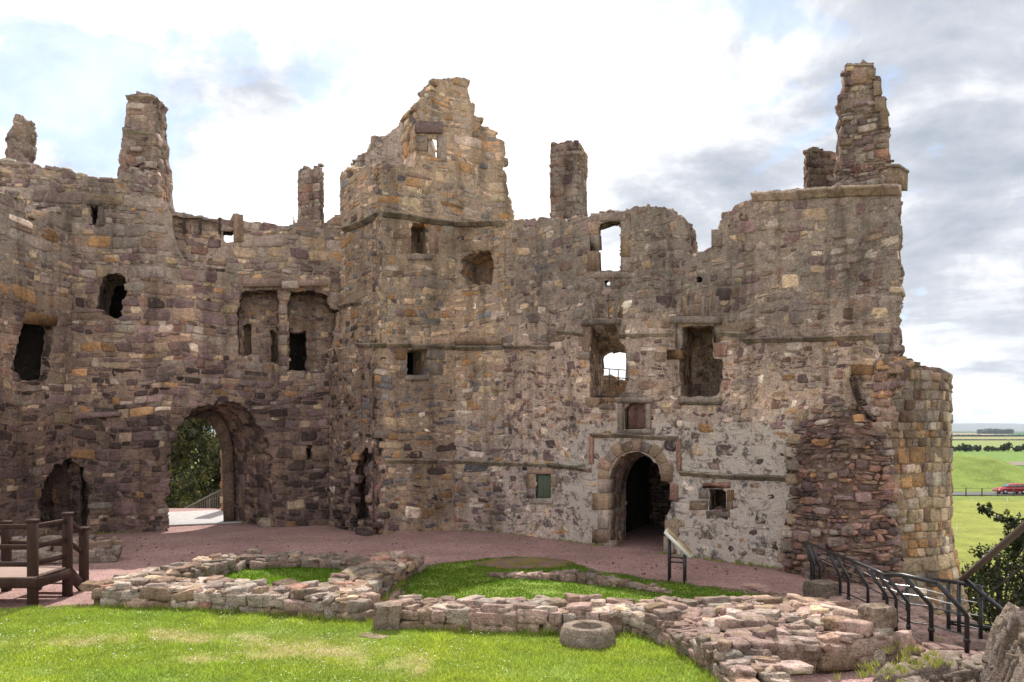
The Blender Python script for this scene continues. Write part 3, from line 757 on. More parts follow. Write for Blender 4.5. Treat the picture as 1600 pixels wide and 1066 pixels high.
GREEN = [(.26, .34, .06), (.32, .39, .075), (.19, .28, .045), (.39, .41, .12), (.29, .32, .10)]
def dryness(P):
    px, py = proj(P); d = np.zeros(len(P))
    for (ax, ay, bx, by, wd) in ((240, 992, 420, 1004, 12), (440, 1010, 560, 1018, 22), (520, 1020, 660, 1040, 18), (280, 1030, 460, 1024, 8), (0, 1008, 200, 1000, 8)):
        a = np.array([ax, ay]); b = np.array([bx, by]); ab = b - a
        t_ = np.clip(((px - ax) * ab[0] + (py - ay) * ab[1]) / (ab @ ab), 0, 1)
        dd = np.hypot(px - ax - t_ * ab[0], (py - ay - t_ * ab[1]) * 1.0); d = np.maximum(d, 1 - sm(dd, wd * .1, wd * 1.7))
    n = np.array([mnoise.noise(Vector((p[0] * 1.3, p[1] * 1.3, 3))) for p in P]); n2 = np.array([mnoise.noise(Vector((p[0] * 4.5, p[1] * 4.5, 6))) for p in P]); return np.clip(d * (.75 + n * 1.3 + n2 * .8), 0, 1)
def lawn(name, poly, dens, hgt, seed, dry=False, step=.3, colset=GREEN, bright=1.0, zf=None, bare=0.0):
    rng = np.random.RandomState(seed); R = resample(np.array(poly, float), .25, .035, rng); V, T = triang(R, [], step, rng)
    zf = zf or (lambda P: .03 + 0 * P[:, 0])
    on = np.array([min(np.hypot(R[:, 0] - p[0], R[:, 1] - p[1])) < .02 for p in V])
    z = zf(V) + .02 * np.array([mnoise.noise(Vector((p[0] * .8, p[1] * .8, 9))) for p in V]); z[on] = -.02 + z[on] * 0
    P3 = np.column_stack([V, z]); D = dryness(P3) if dry else np.zeros(len(V))
    c = np.array((.18, .25, .045)) * bright * (1 - D[:, None]) + D[:, None] * np.array((.30, .25, .12))
    tag(mk(name, P3, [T], M['turf'], col=c, smooth=True), kind='structure')
    lo = R.min(0); hi = R.max(0); n = int(dens * (hi[0] - lo[0]) * (hi[1] - lo[1]))
    p = lo + rng.rand(n, 2) * (hi - lo); p = p[inpoly(p, R)]
    px, py = proj(np.column_stack([p, np.zeros(len(p))])); vis = (px > -60) & (px < 1660) & (py < 1100); p = p[vis]; n = len(p)
    B = np.column_stack([p, zf(p) + .0])
    D = dryness(B) if dry else np.zeros(n)
    clump = np.array([mnoise.noise(Vector((q[0] * 2.1, q[1] * 2.1, 5))) for q in p])
    k = rng.rand(n) > D * .5; k &= rng.rand(n) > bare * (clump > .12); B = B[k]; D = D[k]; clump = clump[k]; n = len(B)
    h = hgt * (.55 + .8 * rng.rand(n)) * (1 + clump * .9) * (1 - .5 * D); a = rng.rand(n) * 6.28; wdt = .0045 + .004 * rng.rand(n)
    dx = np.column_stack([np.cos(a), np.sin(a), 0 * a]) * wdt[:, None]; lean = rng.randn(n, 3) * .45; lean[:, 2] = 1
    V3 = np.stack([B - dx, B + dx, B + lean * h[:, None]], 1).reshape(-1, 3)
    big = np.array([mnoise.noise(Vector((q[0] * .55, q[1] * .9, 15))) for q in B]); cs = np.array(colset)[rng.randint(len(colset), size=n)] * np.stack([1 + .35 * big, 1 + .18 * big, 1 + 0 * big], 1) * bright * np.exp(rng.randn(n, 1) * .22) * (1 + clump[:, None] * .35)
    cs = cs * (1 - D[:, None] * .42) + D[:, None] * .42 * np.array((.42, .36, .19))
    tag(mk('grass', V3, [np.arange(3 * n).reshape(-1, 3)], M['grass'], col=np.repeat(cs, 3, 0)), kind='stuff')
    return R
FRONT = lawn('lawn', [(-11.5, 14.0), (-9.4, 14.5), (-7.75, 14.95), (-6.0, 14.6), (-4.1, 14.2), (-2.0, 13.5), (.7, 12.8), (2.1, 12.9), (2.5, 12.0), (3.0, 10.8), (3.9, 10.2), (5.0, 10.0), (6.2, 8.0), (6, 6.0), (-11, 6.0)], 3600, .042, 11, dry=True)
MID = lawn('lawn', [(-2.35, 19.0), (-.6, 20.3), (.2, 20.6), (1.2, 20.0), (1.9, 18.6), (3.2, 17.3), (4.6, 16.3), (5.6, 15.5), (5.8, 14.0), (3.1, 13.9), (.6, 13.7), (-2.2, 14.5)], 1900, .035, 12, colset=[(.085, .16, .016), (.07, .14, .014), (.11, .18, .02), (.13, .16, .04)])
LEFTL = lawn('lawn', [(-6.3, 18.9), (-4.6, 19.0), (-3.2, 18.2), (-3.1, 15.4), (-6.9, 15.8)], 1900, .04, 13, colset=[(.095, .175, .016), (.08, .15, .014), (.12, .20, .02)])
# mossy hump
mb = MB(); nn = 40
V = []; 
for j in range(nn):
    for i_ in range(nn):
        x = -1.5 + 3.6 * i_ / (nn - 1); y = 18.2 + 2.6 * j / (nn - 1); r = math.hypot((x - .3) / 1.65, (y - 19.5) / 1.15)
        V.append((x, y, -.05 + .17 * max(0, 1 - r ** 2) + .03 * mnoise.noise(Vector((x * 4, y * 4, 0)))))
i = (np.arange(nn - 1)[:, None] * nn + np.arange(nn - 1)[None]).ravel()
cc_ = np.array([(.16, .13, .045) if mnoise.noise(Vector((v[0] * 3, v[1] * 3, 2))) > -.05 else (.17, .11, .085) for v in V])
tag(mk('mossy_ground', V, [np.stack([i, i + 1, i + nn + 1, i + nn], 1)], M['turf'], col=cc_, smooth=True), kind='structure')
# daisies
rng = np.random.RandomState(5); n = 2100; p = np.column_stack([-9 + 9.5 * rng.rand(n), 9.8 + 4.4 * rng.rand(n)])
cl = np.array([mnoise.noise(Vector((q[0] * .9, q[1] * .9, 7))) + .5 * mnoise.noise(Vector((q[0] * 3, q[1] * 3, 1))) for q in p])
p = p[(cl > .02 + .03 * (p[:, 0] + 4)) & inpoly(p, FRONT)]; n = len(p); a = rng.rand(n)[:, None] * 6.28 + np.arange(6)[None] * 1.0472
r = .006 + .006 * rng.rand(n, 1); tz = rng.randn(n, 2) * .3
V = np.stack([p[:, :1] + r * np.cos(a), p[:, 1:] + r * np.sin(a), .065 + .02 * rng.rand(n, 1) + r * (np.cos(a) * tz[:, :1] + np.sin(a) * tz[:, 1:])], 2).reshape(-1, 3)
col = np.where(rng.rand(n, 1) < .02, np.array([[.75, .45, .01]]), np.array([[.78, .78, .74]]))
tag(mk('daisies', V, [np.arange(6 * n).reshape(-1, 6)], M['grass'], col=np.repeat(col, 6, 0)), kind='stuff')
# loose chippings on the gravel
rng = np.random.RandomState(6); mb = MB()
for k in range(520):
    px = 60 + 1190 * rng.rand(); py = 838 + 60 * rng.rand(); q = gp(px, py, .01)
    s = .02 + .035 * rng.rand() ** 2; V_, F_ = ROCKS[rng.randint(26)]; mb.add(V_ * s + q, F_, np.array((.26, .18, .165)) * (.6 + .8 * rng.rand()))
tag(mb.build('loose_chippings', M['rock']), kind='stuff')

def tufts(name, pts, n, hgt, wd, seed, z=.02, cs=None):
    rng = np.random.RandomState(seed); P = np.array(pts, float); k = rng.randint(len(P) - 1, size=n); t = rng.rand(n, 1)
    C = P[k] + (P[k + 1] - P[k]) * t + rng.randn(n, 2) * wd
    m = 14; B = np.repeat(C, m, 0) + rng.randn(n * m, 2) * .025; N = len(B); B = np.column_stack([B, np.full(N, z)])
    h = hgt * np.repeat(.4 + rng.rand(n) ** 1.5, m) * (.6 + .6 * rng.rand(N)); a = rng.rand(N) * 6.28; w_ = .004 + .004 * rng.rand(N)
    dx = np.column_stack([np.cos(a), np.sin(a), 0 * a]) * w_[:, None]; ln = rng.randn(N, 3) * .35; ln[:, 2] = 1
    V = np.stack([B - dx, B + dx, B + ln * h[:, None]], 1).reshape(-1, 3); cs = np.array(cs or GREEN); c = cs[rng.randint(len(cs), size=N)] * np.exp(rng.randn(N, 1) * .2) * .9
    tag(mk(name, V, [np.arange(3 * N).reshape(-1, 3)], M['grass'], col=np.repeat(c, 3, 0)), kind='stuff')
tufts('grass_tufts', [(-7.7, 14.7), (-6.0, 14.45), (-4.1, 13.95), (-2.4, 13.4), (-1.2, 13.0), (.6, 12.7), (1.7, 12.7), (2.2, 12.3), (2.45, 11.6), (2.6, 10.8), (2.6, 10.0)], 420, .13, .05, 81)
tufts('grass_tufts', [(-2.2, 19.0), (-2.4, 17.2), (-2.45, 16.0), (-2.4, 14.7), (-1.0, 14.0), (.6, 13.8), (2.0, 14.2)], 200, .09, .05, 82)
tufts('dry_grass', [(3.4, 11.2), (4.2, 11.25), (5.2, 11.3)], 120, .10, .14, 83, cs=[(.30, .28, .10), (.2, .26, .06), (.36, .30, .14)])
tufts('dry_grass', [(4.2, 9.7), (5.3, 10.3), (5.6, 10.9)], 60, .10, .16, 84, z=.30, cs=[(.30, .28, .10), (.2, .26, .06), (.40, .33, .16)])
tufts('weeds', [(-1.9, 26.2), (-.3, 25.4), (1.5, 23.6), (2.5, 22.6)], 60, .07, .05, 91)
tufts('weeds', [(3.9, 21.2), (5.2, 19.9), (6.4, 18.7)], 60, .07, .05, 92)
tufts('weeds', [(-11.9, 25.5), (-13.5, 25.0)], 20, .07, .05, 93)
# ------------------------------------------------------------------ the castle
MIX['reveal_shade'] = (dict(dark=.6, brown=.25, purple=.15), .8, (.075, .055, .045))  # stones of reveals, with shade inside the openings put into their colour
MIX['plaster'] = (dict(pale=.5, grey=.3, buff=.2), 1.0, (.40, .34, .30))
_zone0 = zone
def zone(P, where):
    if where == 'joint':
        px, py = proj(P); lo = sm(py, 560, 720); return [('hall_low', lo * .8), ('tower', (1 - lo) + .001), ('tower_low', .6 * lo)]
    return _zone0(P, where)
_lime0 = lime_at
def lime_at(P, where):
    if where == 'joint': px, py = proj(P); return sm(px, 705, 760) * sm(py, 600, 720) * .5
    if where == 'plaster': return np.full(len(P), .55)
    return _lime0(P, where)
GP = Pl((-13.6, 25.2), (-5.97, 27.7)); LP = Pl((-13.85, 25.3), (-14.5, 21.0))
TFP = Pl((-4.05, 25.2), (-1.88, 26.35)); T2P = Pl((-1.88, 26.35), (-.247, 25.6)); TLP = Pl((-5.97, 27.7), (-4.05, 25.2)); TLL = Pl((-6.25, 27.4), (-4.42, 25.0), back=(.25, 1))
HP = Pl((-.247, 25.6), (6.65, 18.7), back=(.44, 1))
dress = lambda k, b=1.0: np.array(PAL[k]) * b * (.85 + .3 * rs.rand())

# ---- gatehouse range
gh = empty('castle_gatehouse', (-9.5, 26.5, 0), 'dark rubble gatehouse range at the left, pierced by the big arched gateway', 'castle wing')
g_out = [(-80, 262), (0, 252), (12, 248), (48, 258), (75, 262), (100, 264), (125, 272), (150, 280), (185, 282), (192, 270), (250, 272), (253, 318), (266, 320), (268, 333), (300, 336), (345, 343), (362, 346), (366, 334), (379, 336), (381, 346), (420, 350), (460, 356), (505, 364), (508, 350), (516, 343), (532, 338), (560, 338), (560, 846), (132, 850), (139, 800), (139, 762), (128, 734), (113, 720), (111, 400), (-80, 410)]
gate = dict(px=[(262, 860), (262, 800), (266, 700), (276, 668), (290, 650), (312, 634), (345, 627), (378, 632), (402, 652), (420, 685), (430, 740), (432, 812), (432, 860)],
            rear=[(250, 860), (250, 800), (256, 700), (268, 668), (284, 652), (305, 643), (325, 645), (340, 655), (350, 675), (355, 700), (356, 740), (357, 812), (357, 860)], rough=.05, rmix='reveal_shade')
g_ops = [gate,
  dict(px=[(163, 430), (190, 427), (198, 440), (194, 480), (188, 501), (165, 495), (152, 483), (155, 455)], niche=True, chamber=2.5, depth=1.2, rough=.03, rmix='reveal_shade'),
  dict(px=[(374, 556), (370, 505), (374, 470), (378, 455), (404, 453), (434, 454), (436, 476), (434, 568), (418, 566), (408, 553)], rough=.02, rmix='reveal_shade'),
  dict(px=[(450, 580), (449, 480), (450, 455), (485, 453), (508, 458), (514, 474), (528, 484), (518, 545), (506, 582), (480, 583)], rough=.035, rmix='reveal_shade'),
  dict(px=[(479, 695), (487, 695), (487, 719), (479, 719)], niche=True, depth=1.0, rough=.004),
  dict(px=[(349, 362), (365, 361), (365, 379), (349, 379)], rear=[(350, 362), (365, 361), (365, 379), (350, 379)], rough=.008, reveal=False),
  dict(px=[(269, 338), (272, 365), (280, 392), (291, 409), (303, 413), (318, 411), (330, 403), (343, 390), (346, 372), (345, 347), (320, 342), (290, 339)], blind=True, depth=.22, rough=.02, backwall=True, mix='hall_mid', reveal=False),
  dict(px=[(141, 320), (153, 322), (153, 352), (141, 352)], niche=True, depth=1.0, rough=.01)]
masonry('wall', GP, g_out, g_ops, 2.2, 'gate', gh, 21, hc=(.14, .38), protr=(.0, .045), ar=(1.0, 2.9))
# inner arch rib of the gateway passage
mb = MB(); AO = [(357, 815), (356, 740), (354, 700), (348, 674), (338, 655), (324, 644), (305, 642), (284, 650)]; AI = [(349, 815), (348, 740), (346, 702), (340, 680), (331, 664), (319, 655), (303, 652), (286, 657)]
for a1, a2, i1, i2 in zip(AO[:-1], AO[1:], AI[:-1], AI[1:]):
    pts = GP.poly([(x + 9, y - 3) for x, y in (a1, a2)] + [i2, i1], 1.7); V = np.concatenate([GP.P(pts, 0, 1.7), GP.P(pts, 0, 2.1)])
    mb.add(V, [np.array([(0, 1, 2, 3), (4, 7, 6, 5), (0, 4, 5, 1), (1, 5, 6, 2), (2, 6, 7, 3), (3, 7, 4, 0)])], dress('brown', .8))
mb.build('inner_arch', M['masonry'], gh)
mb = MB(); rj = np.random.RandomState(77)   # orange stones of the outer jamb beyond
for k in range(13): 
    z = .2 + k * .30; q = at(350 - 1.5 * (k % 2), 800, 32.2); mb.box((q[0] + .25, 32.2, z), (.60, .5, .285), .1, dress(['orange', 'buff', 'brown'][k % 3], 1.1), bev=.02)
mb.build('outer_jamb', M['masonry'], gh)
# back of the twin arched recess, with its two slits and a doorway
mb_ = dict(hc=(.12, .24), rough=.01, edge_stones=False)
class Off(Pl):
    pass
def offpl(pl, dep):
    q = Pl(pl.p0 + pl.b * dep, pl.p0 + pl.b * dep + pl.d * pl.L); q.b = pl.b; return q
GB = offpl(GP, .75)
masonry('recess_back', GB, [(366, 450), (530, 450), (530, 590), (366, 575)], [
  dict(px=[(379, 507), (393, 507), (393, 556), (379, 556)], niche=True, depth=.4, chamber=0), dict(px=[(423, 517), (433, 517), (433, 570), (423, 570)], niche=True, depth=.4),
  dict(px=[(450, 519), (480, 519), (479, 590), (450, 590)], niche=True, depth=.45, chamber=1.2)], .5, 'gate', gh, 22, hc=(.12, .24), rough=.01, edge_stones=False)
masonry('recess_back', offpl(GP, 1.1), [(60, 700), (160, 700), (160, 860), (60, 860)], [], .5, 'core', gh, 24, hc=(.12, .24), rough=.01, edge_stones=False)
mb = MB(); rng = np.random.RandomState(2)
for k, (x0, x1, y0, y1, cn, b) in enumerate([(380, 440, 436, 449, 'lred', 1.25), (440, 467, 440, 452, 'pale', .95), (464, 512, 438, 448, 'lred', 1.3)]):
    block(mb, GP, [(x0, y1), (x1, y1), (x1, y0), (x0, y0)], -.1, .16, dress(cn, b))
mb.build('lintel', M['masonry'], gh)
mb = MB()  # slender arch mullions
for k in range(7):
    y0 = 476 + k * 16; block(mb, GP, [(436, y0 + 15), (449, y0 + 15), (449, y0), (436, y0)], -.35, .05, dress(['grey', 'buff', 'purple'][k % 3], 1.2), rough=.008)
mb.build('mullion', M['masonry'], gh)
mb = MB(); block(mb, GP, [(38, 496), (90, 500), (88, 486), (42, 484)], -.1, .12, dress('orange')); 
block(mb, GP, [(136, 320), (158, 322), (158, 314), (136, 312)], -.1, .1, dress('grey')); block(mb, GP, [(154, 352), (163, 352), (163, 322), (154, 322)], -.1, .06, dress('grey'))
block(mb, GP, [(457, 719), (478, 719), (478, 697), (457, 697)], -.05, .05, dress('brown', 1.1)); block(mb, GP, [(488, 719), (520, 719), (520, 697), (488, 697)], -.05, .05, dress('brown', 1.1))
block(mb, GP, [(366, 378), (380, 378), (380, 336), (366, 336)], -.05, .07, dress('brown', 1.4)); block(mb, GP, [(345, 362), (366, 362), (366, 355), (345, 355)], -.05, .05, dress('grey'))
for x in (288, 313, 344): block(mb, GP, [(x - 3, 366), (x + 2, 366), (x + 2, 340), (x - 3, 340)], -.05, .012, dress('dark', .8))
block(mb, GP, [(120, 655), (190, 650), (190, 643), (120, 645)], -.1, .16, dress('purple', 1.2))
mb.build('dressed_stone', M['masonry'], gh)
strip_rng = np.random.RandomState(4)
masonry('wall', LP, [(-80, 296), (0, 301), (30, 303), (39, 318), (42, 350), (60, 343), (75, 330), (100, 334), (124, 330), (128, 846), (-80, 900)], [
  dict(px=[(36, 503), (78, 505), (84, 520), (79, 560), (73, 595), (32, 597), (18, 576), (27, 535)], niche=True, depth=.3, chamber=2.5, rough=.03, rmix='reveal_shade'),
  dict(px=[(62, 822), (60, 780), (70, 748), (86, 726), (103, 716), (124, 718), (124, 838)], niche=True, depth=.35, chamber=1.5, rough=.05, rmix='reveal_shade')],
  1.5, 'gate', gh, 23, hc=(.14, .34))
mb = MB(); block(mb, LP, [(34, 506), (84, 510), (88, 494), (40, 489)], -.2, .10, dress('orange', 1.0), rough=.02); mb.build('lintel', M['masonry'], gh)
mb = MB(); toprocks(GP, [(-20, 254), (48, 258), (150, 280), (185, 282)], 2.0, mb, 31); toprocks(GP, [(268, 333), (345, 343)], 1.6, mb, 32, step=.4, size=.8); toprocks(GP, [(383, 347), (505, 364)], 1.6, mb, 33, step=.4, size=.8); toprocks(GP, [(508, 352), (535, 338)], 1.4, mb, 34)
toprocks(LP, [(-60, 298), (30, 303)], 1.3, mb, 35); toprocks(LP, [(42, 350), (75, 330), (124, 330)], 1.3, mb, 36)
mb.build('wall_head', M['masonry'], gh)
CP = Pl((-15.6, 26.3), (-4.6, 26.6))
masonry('chimney', CP, [(186, 320), (187, 262), (191, 200), (196, 196), (199, 152), (203, 147), (212, 146), (213, 142), (224, 146), (232, 145), (243, 151), (240, 160), (240, 195), (245, 210), (246, 235), (250, 262), (252, 300), (256, 330)], [], 1.0, 'chimney', gh, 41, hc=(.12, .26), rough=.02)
mb = MB(); rr_ = np.random.RandomState(8); strip(mb, CP, [(198, 205), (241, 208)], .07, .09, rr_, 'chimney'); strip(mb, CP, [(198, 150), (244, 152)], .13, .09, rr_, 'chimney'); mb.mark()
for k in range(26):
    px = 205 + 45 * rr_.rand(); py = 235 + 80 * rr_.rand(); q = CP.P(CP.uz(px, py), .05)[0]; rock(mb, q, (.3 + .2 * rr_.rand(), .3, .12 + .12 * rr_.rand()), rr_.randn() * .4, colours(1, 'chimney', rr_)[0][0])
mb.build('chimney_cap', M['masonry'], gh)
C0 = Pl((-17.4, 26.6), (-12, 27.0))
masonry('chimney', C0, [(4, 270), (8, 240), (12, 225), (13, 210), (18, 195), (20, 185), (25, 178), (34, 180), (37, 188), (47, 192), (48, 225), (46, 262), (46, 280)], [], .35, 'chimney', gh, 42, hc=(.12, .24), rough=.04)
def corner_ring(cs): return [((px - 800) / F * Y, Y) for px, Y in cs]
r3 = Ring(corner_ring([(466, 28.4), (500, 28.0), (505, 28.8), (472, 29.3)]))
ringwall('chimney', r3, 9.8, 12.55, 'chimney', gh, 43, hc=(.16, .28), topfn=lambda u: 12.55 + .08 * np.sin(u * 9), rough=.01)
r3b = Ring(corner_ring([(459, 28.3), (503, 27.9), (507, 29.0), (466, 29.5)])); ringwall('chimney_base', r3b, 9.8, 10.6, 'chimney', gh, 44, topfn=lambda u: 10.6 + .5 * (np.sin(u * 1.9 + 4) > .3), rough=.03)

# ---- tower
tw = empty('castle_tower', (-3.2, 26.2, 0), 'tall buff and orange rubble tower with a crow stepped broken gable in the middle', 'castle wing')
tf_out = [(580, 545), (597, 540), (597, 262), (610, 258), (630, 262), (642, 264), (648, 262), (650, 232), (652, 192), (652, 172), (647, 168), (648, 159), (658, 161), (662, 154), (669, 155), (668, 144), (678, 140), (684, 134), (675, 126), (690, 124), (705, 127), (717, 121), (737, 127), (731, 138), (733, 160), (740, 163), (739, 180), (749, 182), (750, 196), (764, 197), (765, 204), (775, 206), (777, 218), (788, 222), (789, 238), (786, 246), (794, 249), (793, 257), (787, 262), (789, 275), (795, 300), (803, 335), (806, 372), (712, 372), (712, 850), (598, 856), (592, 780), (590, 730), (600, 700), (600, 682), (582, 682), (580, 600)]
masonry('wall', TFP, tf_out, [
  dict(px=[(639, 347), (670, 349), (670, 397), (639, 396)], blind=True, depth=1.0, rough=.006, backwall=True, mix='tower'),
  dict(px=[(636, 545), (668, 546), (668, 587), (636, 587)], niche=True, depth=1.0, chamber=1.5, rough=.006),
  dict(px=[(668, 210), (682, 210), (683, 250), (667, 238)], rear=[(669, 212), (682, 210), (682, 250), (669, 238)], rough=.012, reveal=False)],
  1.3, 'tower', tw, 51, hc=(.18, .33), ar=(1.3, 3.0), over=.5)
masonry('wall', T2P, [(709, 346), (790, 344), (790, 850), (709, 850)], [
  dict(px=[(721, 404), (735, 394), (768, 393), (771, 420), (768, 446), (728, 446), (717, 426)], blind=True, depth=1.1, rough=.03, backwall=True, mix='inner')],
  1.2, 'joint', tw, 52, hc=(.16, .31), ar=(1.2, 2.7))
masonry('wall', TLP, [(528, 545), (531, 330), (531, 275), (536, 266), (560, 262), (580, 262), (599, 262), (599, 545)], [], 1.0, 'tower', tw, 53, hc=(.13, .26), over=.4)
masonry('wall', TLL, [(515, 545), (582, 540), (582, 690), (583, 860), (515, 860)], [
  dict(px=[(556, 812), (553, 750), (560, 712), (572, 700), (584, 700), (584, 815)], niche=True, depth=.6, chamber=0, rough=.03, rmix='reveal_shade', backwall=True, mix='gate_low')], .7, 'tower', tw, 54, hc=(.13, .24), over=.3)
BPm = Pl((-8, 29.3), (0, 29.3))
masonry('plastered_wall', BPm, [(534, 300), (545, 262), (556, 260), (559, 243), (573, 240), (579, 228), (578, 214), (590, 212), (602, 214), (612, 205), (625, 194), (640, 187), (653, 192), (670, 205), (690, 300)], [], .7, 'plaster', tw, 55, hc=(.08, .16), drop=.6, protr=(.0, .015), rough=.02)
mb = MB(); rg5 = np.random.RandomState(12)
strip(mb, TFP, [(597, 330), (640, 336), (670, 342), (711, 347)], .19, .17, rg5, 'tower', bright=.75); strip(mb, T2P, [(711, 347), (740, 347), (788, 344)], .19, .17, rg5, 'tower', bright=.75); strip(mb, TLP, [(540, 356), (570, 344), (597, 330)], .19, .17, rg5, 'tower', bright=.7)
strip(mb, TFP, [(578, 536), (640, 537), (711, 541)], .17, .12, rg5, 'hall_top', bright=.7); strip(mb, T2P, [(711, 541), (786, 541)], .17, .12, rg5, 'hall_top', bright=.7)
strip(mb, TLL, [(560, 536), (580, 536)], .17, .14, rg5, 'hall_top', bright=.7); strip(mb, TLP, [(525, 478), (565, 470)], .13, .10, rg5, 'hall_top', bright=.7)
strip(mb, TFP, [(601, 716), (711, 718)], .17, .12, rg5, 'tower'); strip(mb, T2P, [(711, 718), (790, 721)], .17, .12, rg5, 'hall_mid', bright=.9)
mb.build('string_course', M['masonry'], tw)
mb = MB()
for pl_, P4, cn, b, d1 in [
  (TFP, (648, 690, 192, 209), 'purple', 1.1, .14), (TFP, (684, 697, 212, 252), 'grey', 1.1, .05), (TFP, (650, 666, 212, 222), 'grey', 1, .04), (TFP, (651, 667, 224, 236), 'buff', .8, .04),
  (TFP, (671, 684, 352, 396), 'brown', 1.6, .03), (TFP, (628, 638, 350, 396), 'brown', 1.5, .03), (TFP, (614, 638, 360, 374), 'brown', 1.7, .035), (TFP, (636, 676, 398, 406), 'grey', 1.1, .06),
  (TFP, (618, 635, 545, 562), 'orange', .8, .03), (TFP, (670, 695, 546, 562), 'grey', .9, .03), (TFP, (670, 692, 564, 586), 'grey', 1.0, .03), (TFP, (625, 635, 564, 586), 'grey', .9, .03), (TFP, (634, 670, 588, 594), 'grey', 1.1, .05),
  (TFP, (580, 606, 672, 684), 'grey', 1.0, .08), (T2P, (724, 771, 378, 392), 'buff', .9, .06), (T2P, (772, 778, 395, 412), 'brown', 1.5, .03), (T2P, (712, 786, 528, 539), 'brown', 1.4, .09)]:
    x0, x1, y0, y1 = P4; block(mb, pl_, [(x0, y1), (x1, y1), (x1, y0), (x0, y0)], -.06, d1, dress(cn, b), rough=.01)
mb.build('dressed_stone', M['masonry'], tw)
mb = MB(); toprocks(TFP, [(597, 262), (645, 262)], 1.1, mb, 61, 'tower'); toprocks(TFP, [(649, 166), (668, 156)], .9, mb, 62, 'tower'); toprocks(TFP, [(672, 142), (684, 136)], .9, mb, 63, 'tower', .2); toprocks(TFP, [(676, 124), (737, 127)], .9, mb, 64, 'tower', .26)
toprocks(TFP, [(739, 172), (760, 198), (775, 212), (787, 228)], .9, mb, 65, 'tower', .24); toprocks(TLP, [(533, 268), (597, 262)], .9, mb, 66, 'tower'); toprocks(BPm, [(545, 262), (573, 240)], .5, mb, 67, 'gate_top', .25)
toprocks(BPm, [(579, 214), (602, 214), (640, 188)], .5, mb, 68, 'gate_top', .3, .8)
mb.mark()
# hacked stonework round the broken corner doorway
rq = np.random.RandomState(14)
for k in range(46):
    px = 527 + 30 * rq.rand(); py = 690 + 138 * rq.rand(); q = TLL.P(TLL.uz(px, py), -.06 + .14 * rq.rand() * (py - 660) / 170)[0]
    rock(mb, q, (.30 * (.6 + rq.rand() * .6), .3, .12 + .12 * rq.rand()), rq.randn() * .5, colours(1, 'gate_low', rq)[0][0] * .9)
mb.mark()
for k in range(26):
    py = 700 + 130 * rq.rand(); px = 588 + 6 * math.sin(py * .07) + 5 * rq.rand(); q = TFP.P(TFP.uz(px, py), -.12)[0]
    rock(mb, q, (.26, .35, .14 + .12 * rq.rand()), rq.randn() * .4, colours(1, 'core', rq)[0][0])
mb.mark()
for k, (z, d) in enumerate([(.14, .5), (.42, .2), (.70, -.1), (.98, -.4)]):
    q = TLL.P(np.array([[TLL.uz(578, 800)[0] - .1, z - .1]]), d - .35)[0]; mb.box(q, (.7, .3, .2), math.atan2(TLL.d[1], TLL.d[0]), dress('dark', 1.3), bev=.04)
mb.build('wall_head', M['masonry'], tw)

# ---- hall range
hl = empty('castle_hall', (3.2, 22.0, 0), 'long hall range at the right with limewashed lower wall and round arched doorway', 'castle wing')
h_out = [(787, 346), (800, 344), (838, 345), (842, 340), (862, 342), (890, 345), (905, 340), (925, 336), (935, 333), (985, 329), (992, 324), (1010, 323), (1040, 328), (1058, 336), (1070, 347), (1073, 396), (1085, 397), (1100, 391), (1112, 386), (1126, 387), (1127, 346), (1138, 336), (1148, 322), (1160, 316), (1175, 312), (1178, 302), (1250, 299), (1310, 294), (1406, 292), (1405, 400), (1405, 560), (1401, 600), (1390, 640), (1384, 700), (1392, 760), (1394, 830), (1398, 940), (786, 870)]
door = dict(px=[(952, 900), (952, 745), (957, 727), (966, 715), (979, 708), (993, 705), (1007, 708), (1020, 716), (1029, 728), (1034, 750), (1050, 755), (1058, 775), (1050, 783), (1049, 797), (1040, 808), (1042, 830), (1038, 900)],
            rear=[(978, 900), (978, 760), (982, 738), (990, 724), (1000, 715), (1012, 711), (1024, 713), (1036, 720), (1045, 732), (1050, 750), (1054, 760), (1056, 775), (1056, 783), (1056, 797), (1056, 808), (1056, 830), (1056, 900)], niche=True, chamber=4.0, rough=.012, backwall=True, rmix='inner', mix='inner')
h_ops = [door,
  dict(px=[(936, 424), (936, 351), (950, 346), (970, 346), (970, 424)], rear=[(936, 424), (937, 352), (951, 348), (970, 347), (970, 424)], rough=.004, reveal=False),
  dict(px=[(948 + 5.5 * math.cos(t), 443 + 5.5 * math.sin(t)) for t in np.linspace(0, 6.28, 9)[:-1]], rear=[(952 + 3.5 * math.cos(t), 444 + 3.5 * math.sin(t)) for t in np.linspace(0, 6.28, 9)[:-1]], rough=.003, reveal=False),
  dict(px=[(922, 509), (966, 509), (966, 530), (978, 543), (978, 622), (955, 632), (926, 632), (921, 618), (921, 560)], rear=[(943, 556), (952, 552), (962, 551), (972, 551), (985, 553), (985, 625), (972, 632), (950, 632), (944, 620)], rough=.02, rmix='inner'),
  dict(px=[(1066, 509), (1114, 509), (1114, 558), (1129, 563), (1128, 600), (1122, 617), (1105, 621), (1063, 620), (1061, 560)], blind=True, depth=1.9, rough=.02, backwall=True, rmix='inner'),
  dict(px=[(976, 630), (1010, 630), (1010, 671), (976, 671)], blind=True, depth=.22, rough=.003, reveal=False),
  dict(px=[(837, 741), (861, 741), (861, 779), (836, 779)], blind=True, depth=.25, rough=.003, reveal=False),
  dict(px=[(1108, 764), (1135, 764), (1135, 798), (1108, 798)], niche=True, depth=1.2, rough=.006),
  dict(px=[(1092 + 6 * math.cos(t), 437 + 5.5 * math.sin(t)) for t in np.linspace(0, 6.28, 9)[:-1]], blind=True, depth=.4, rough=.003, reveal=False)]
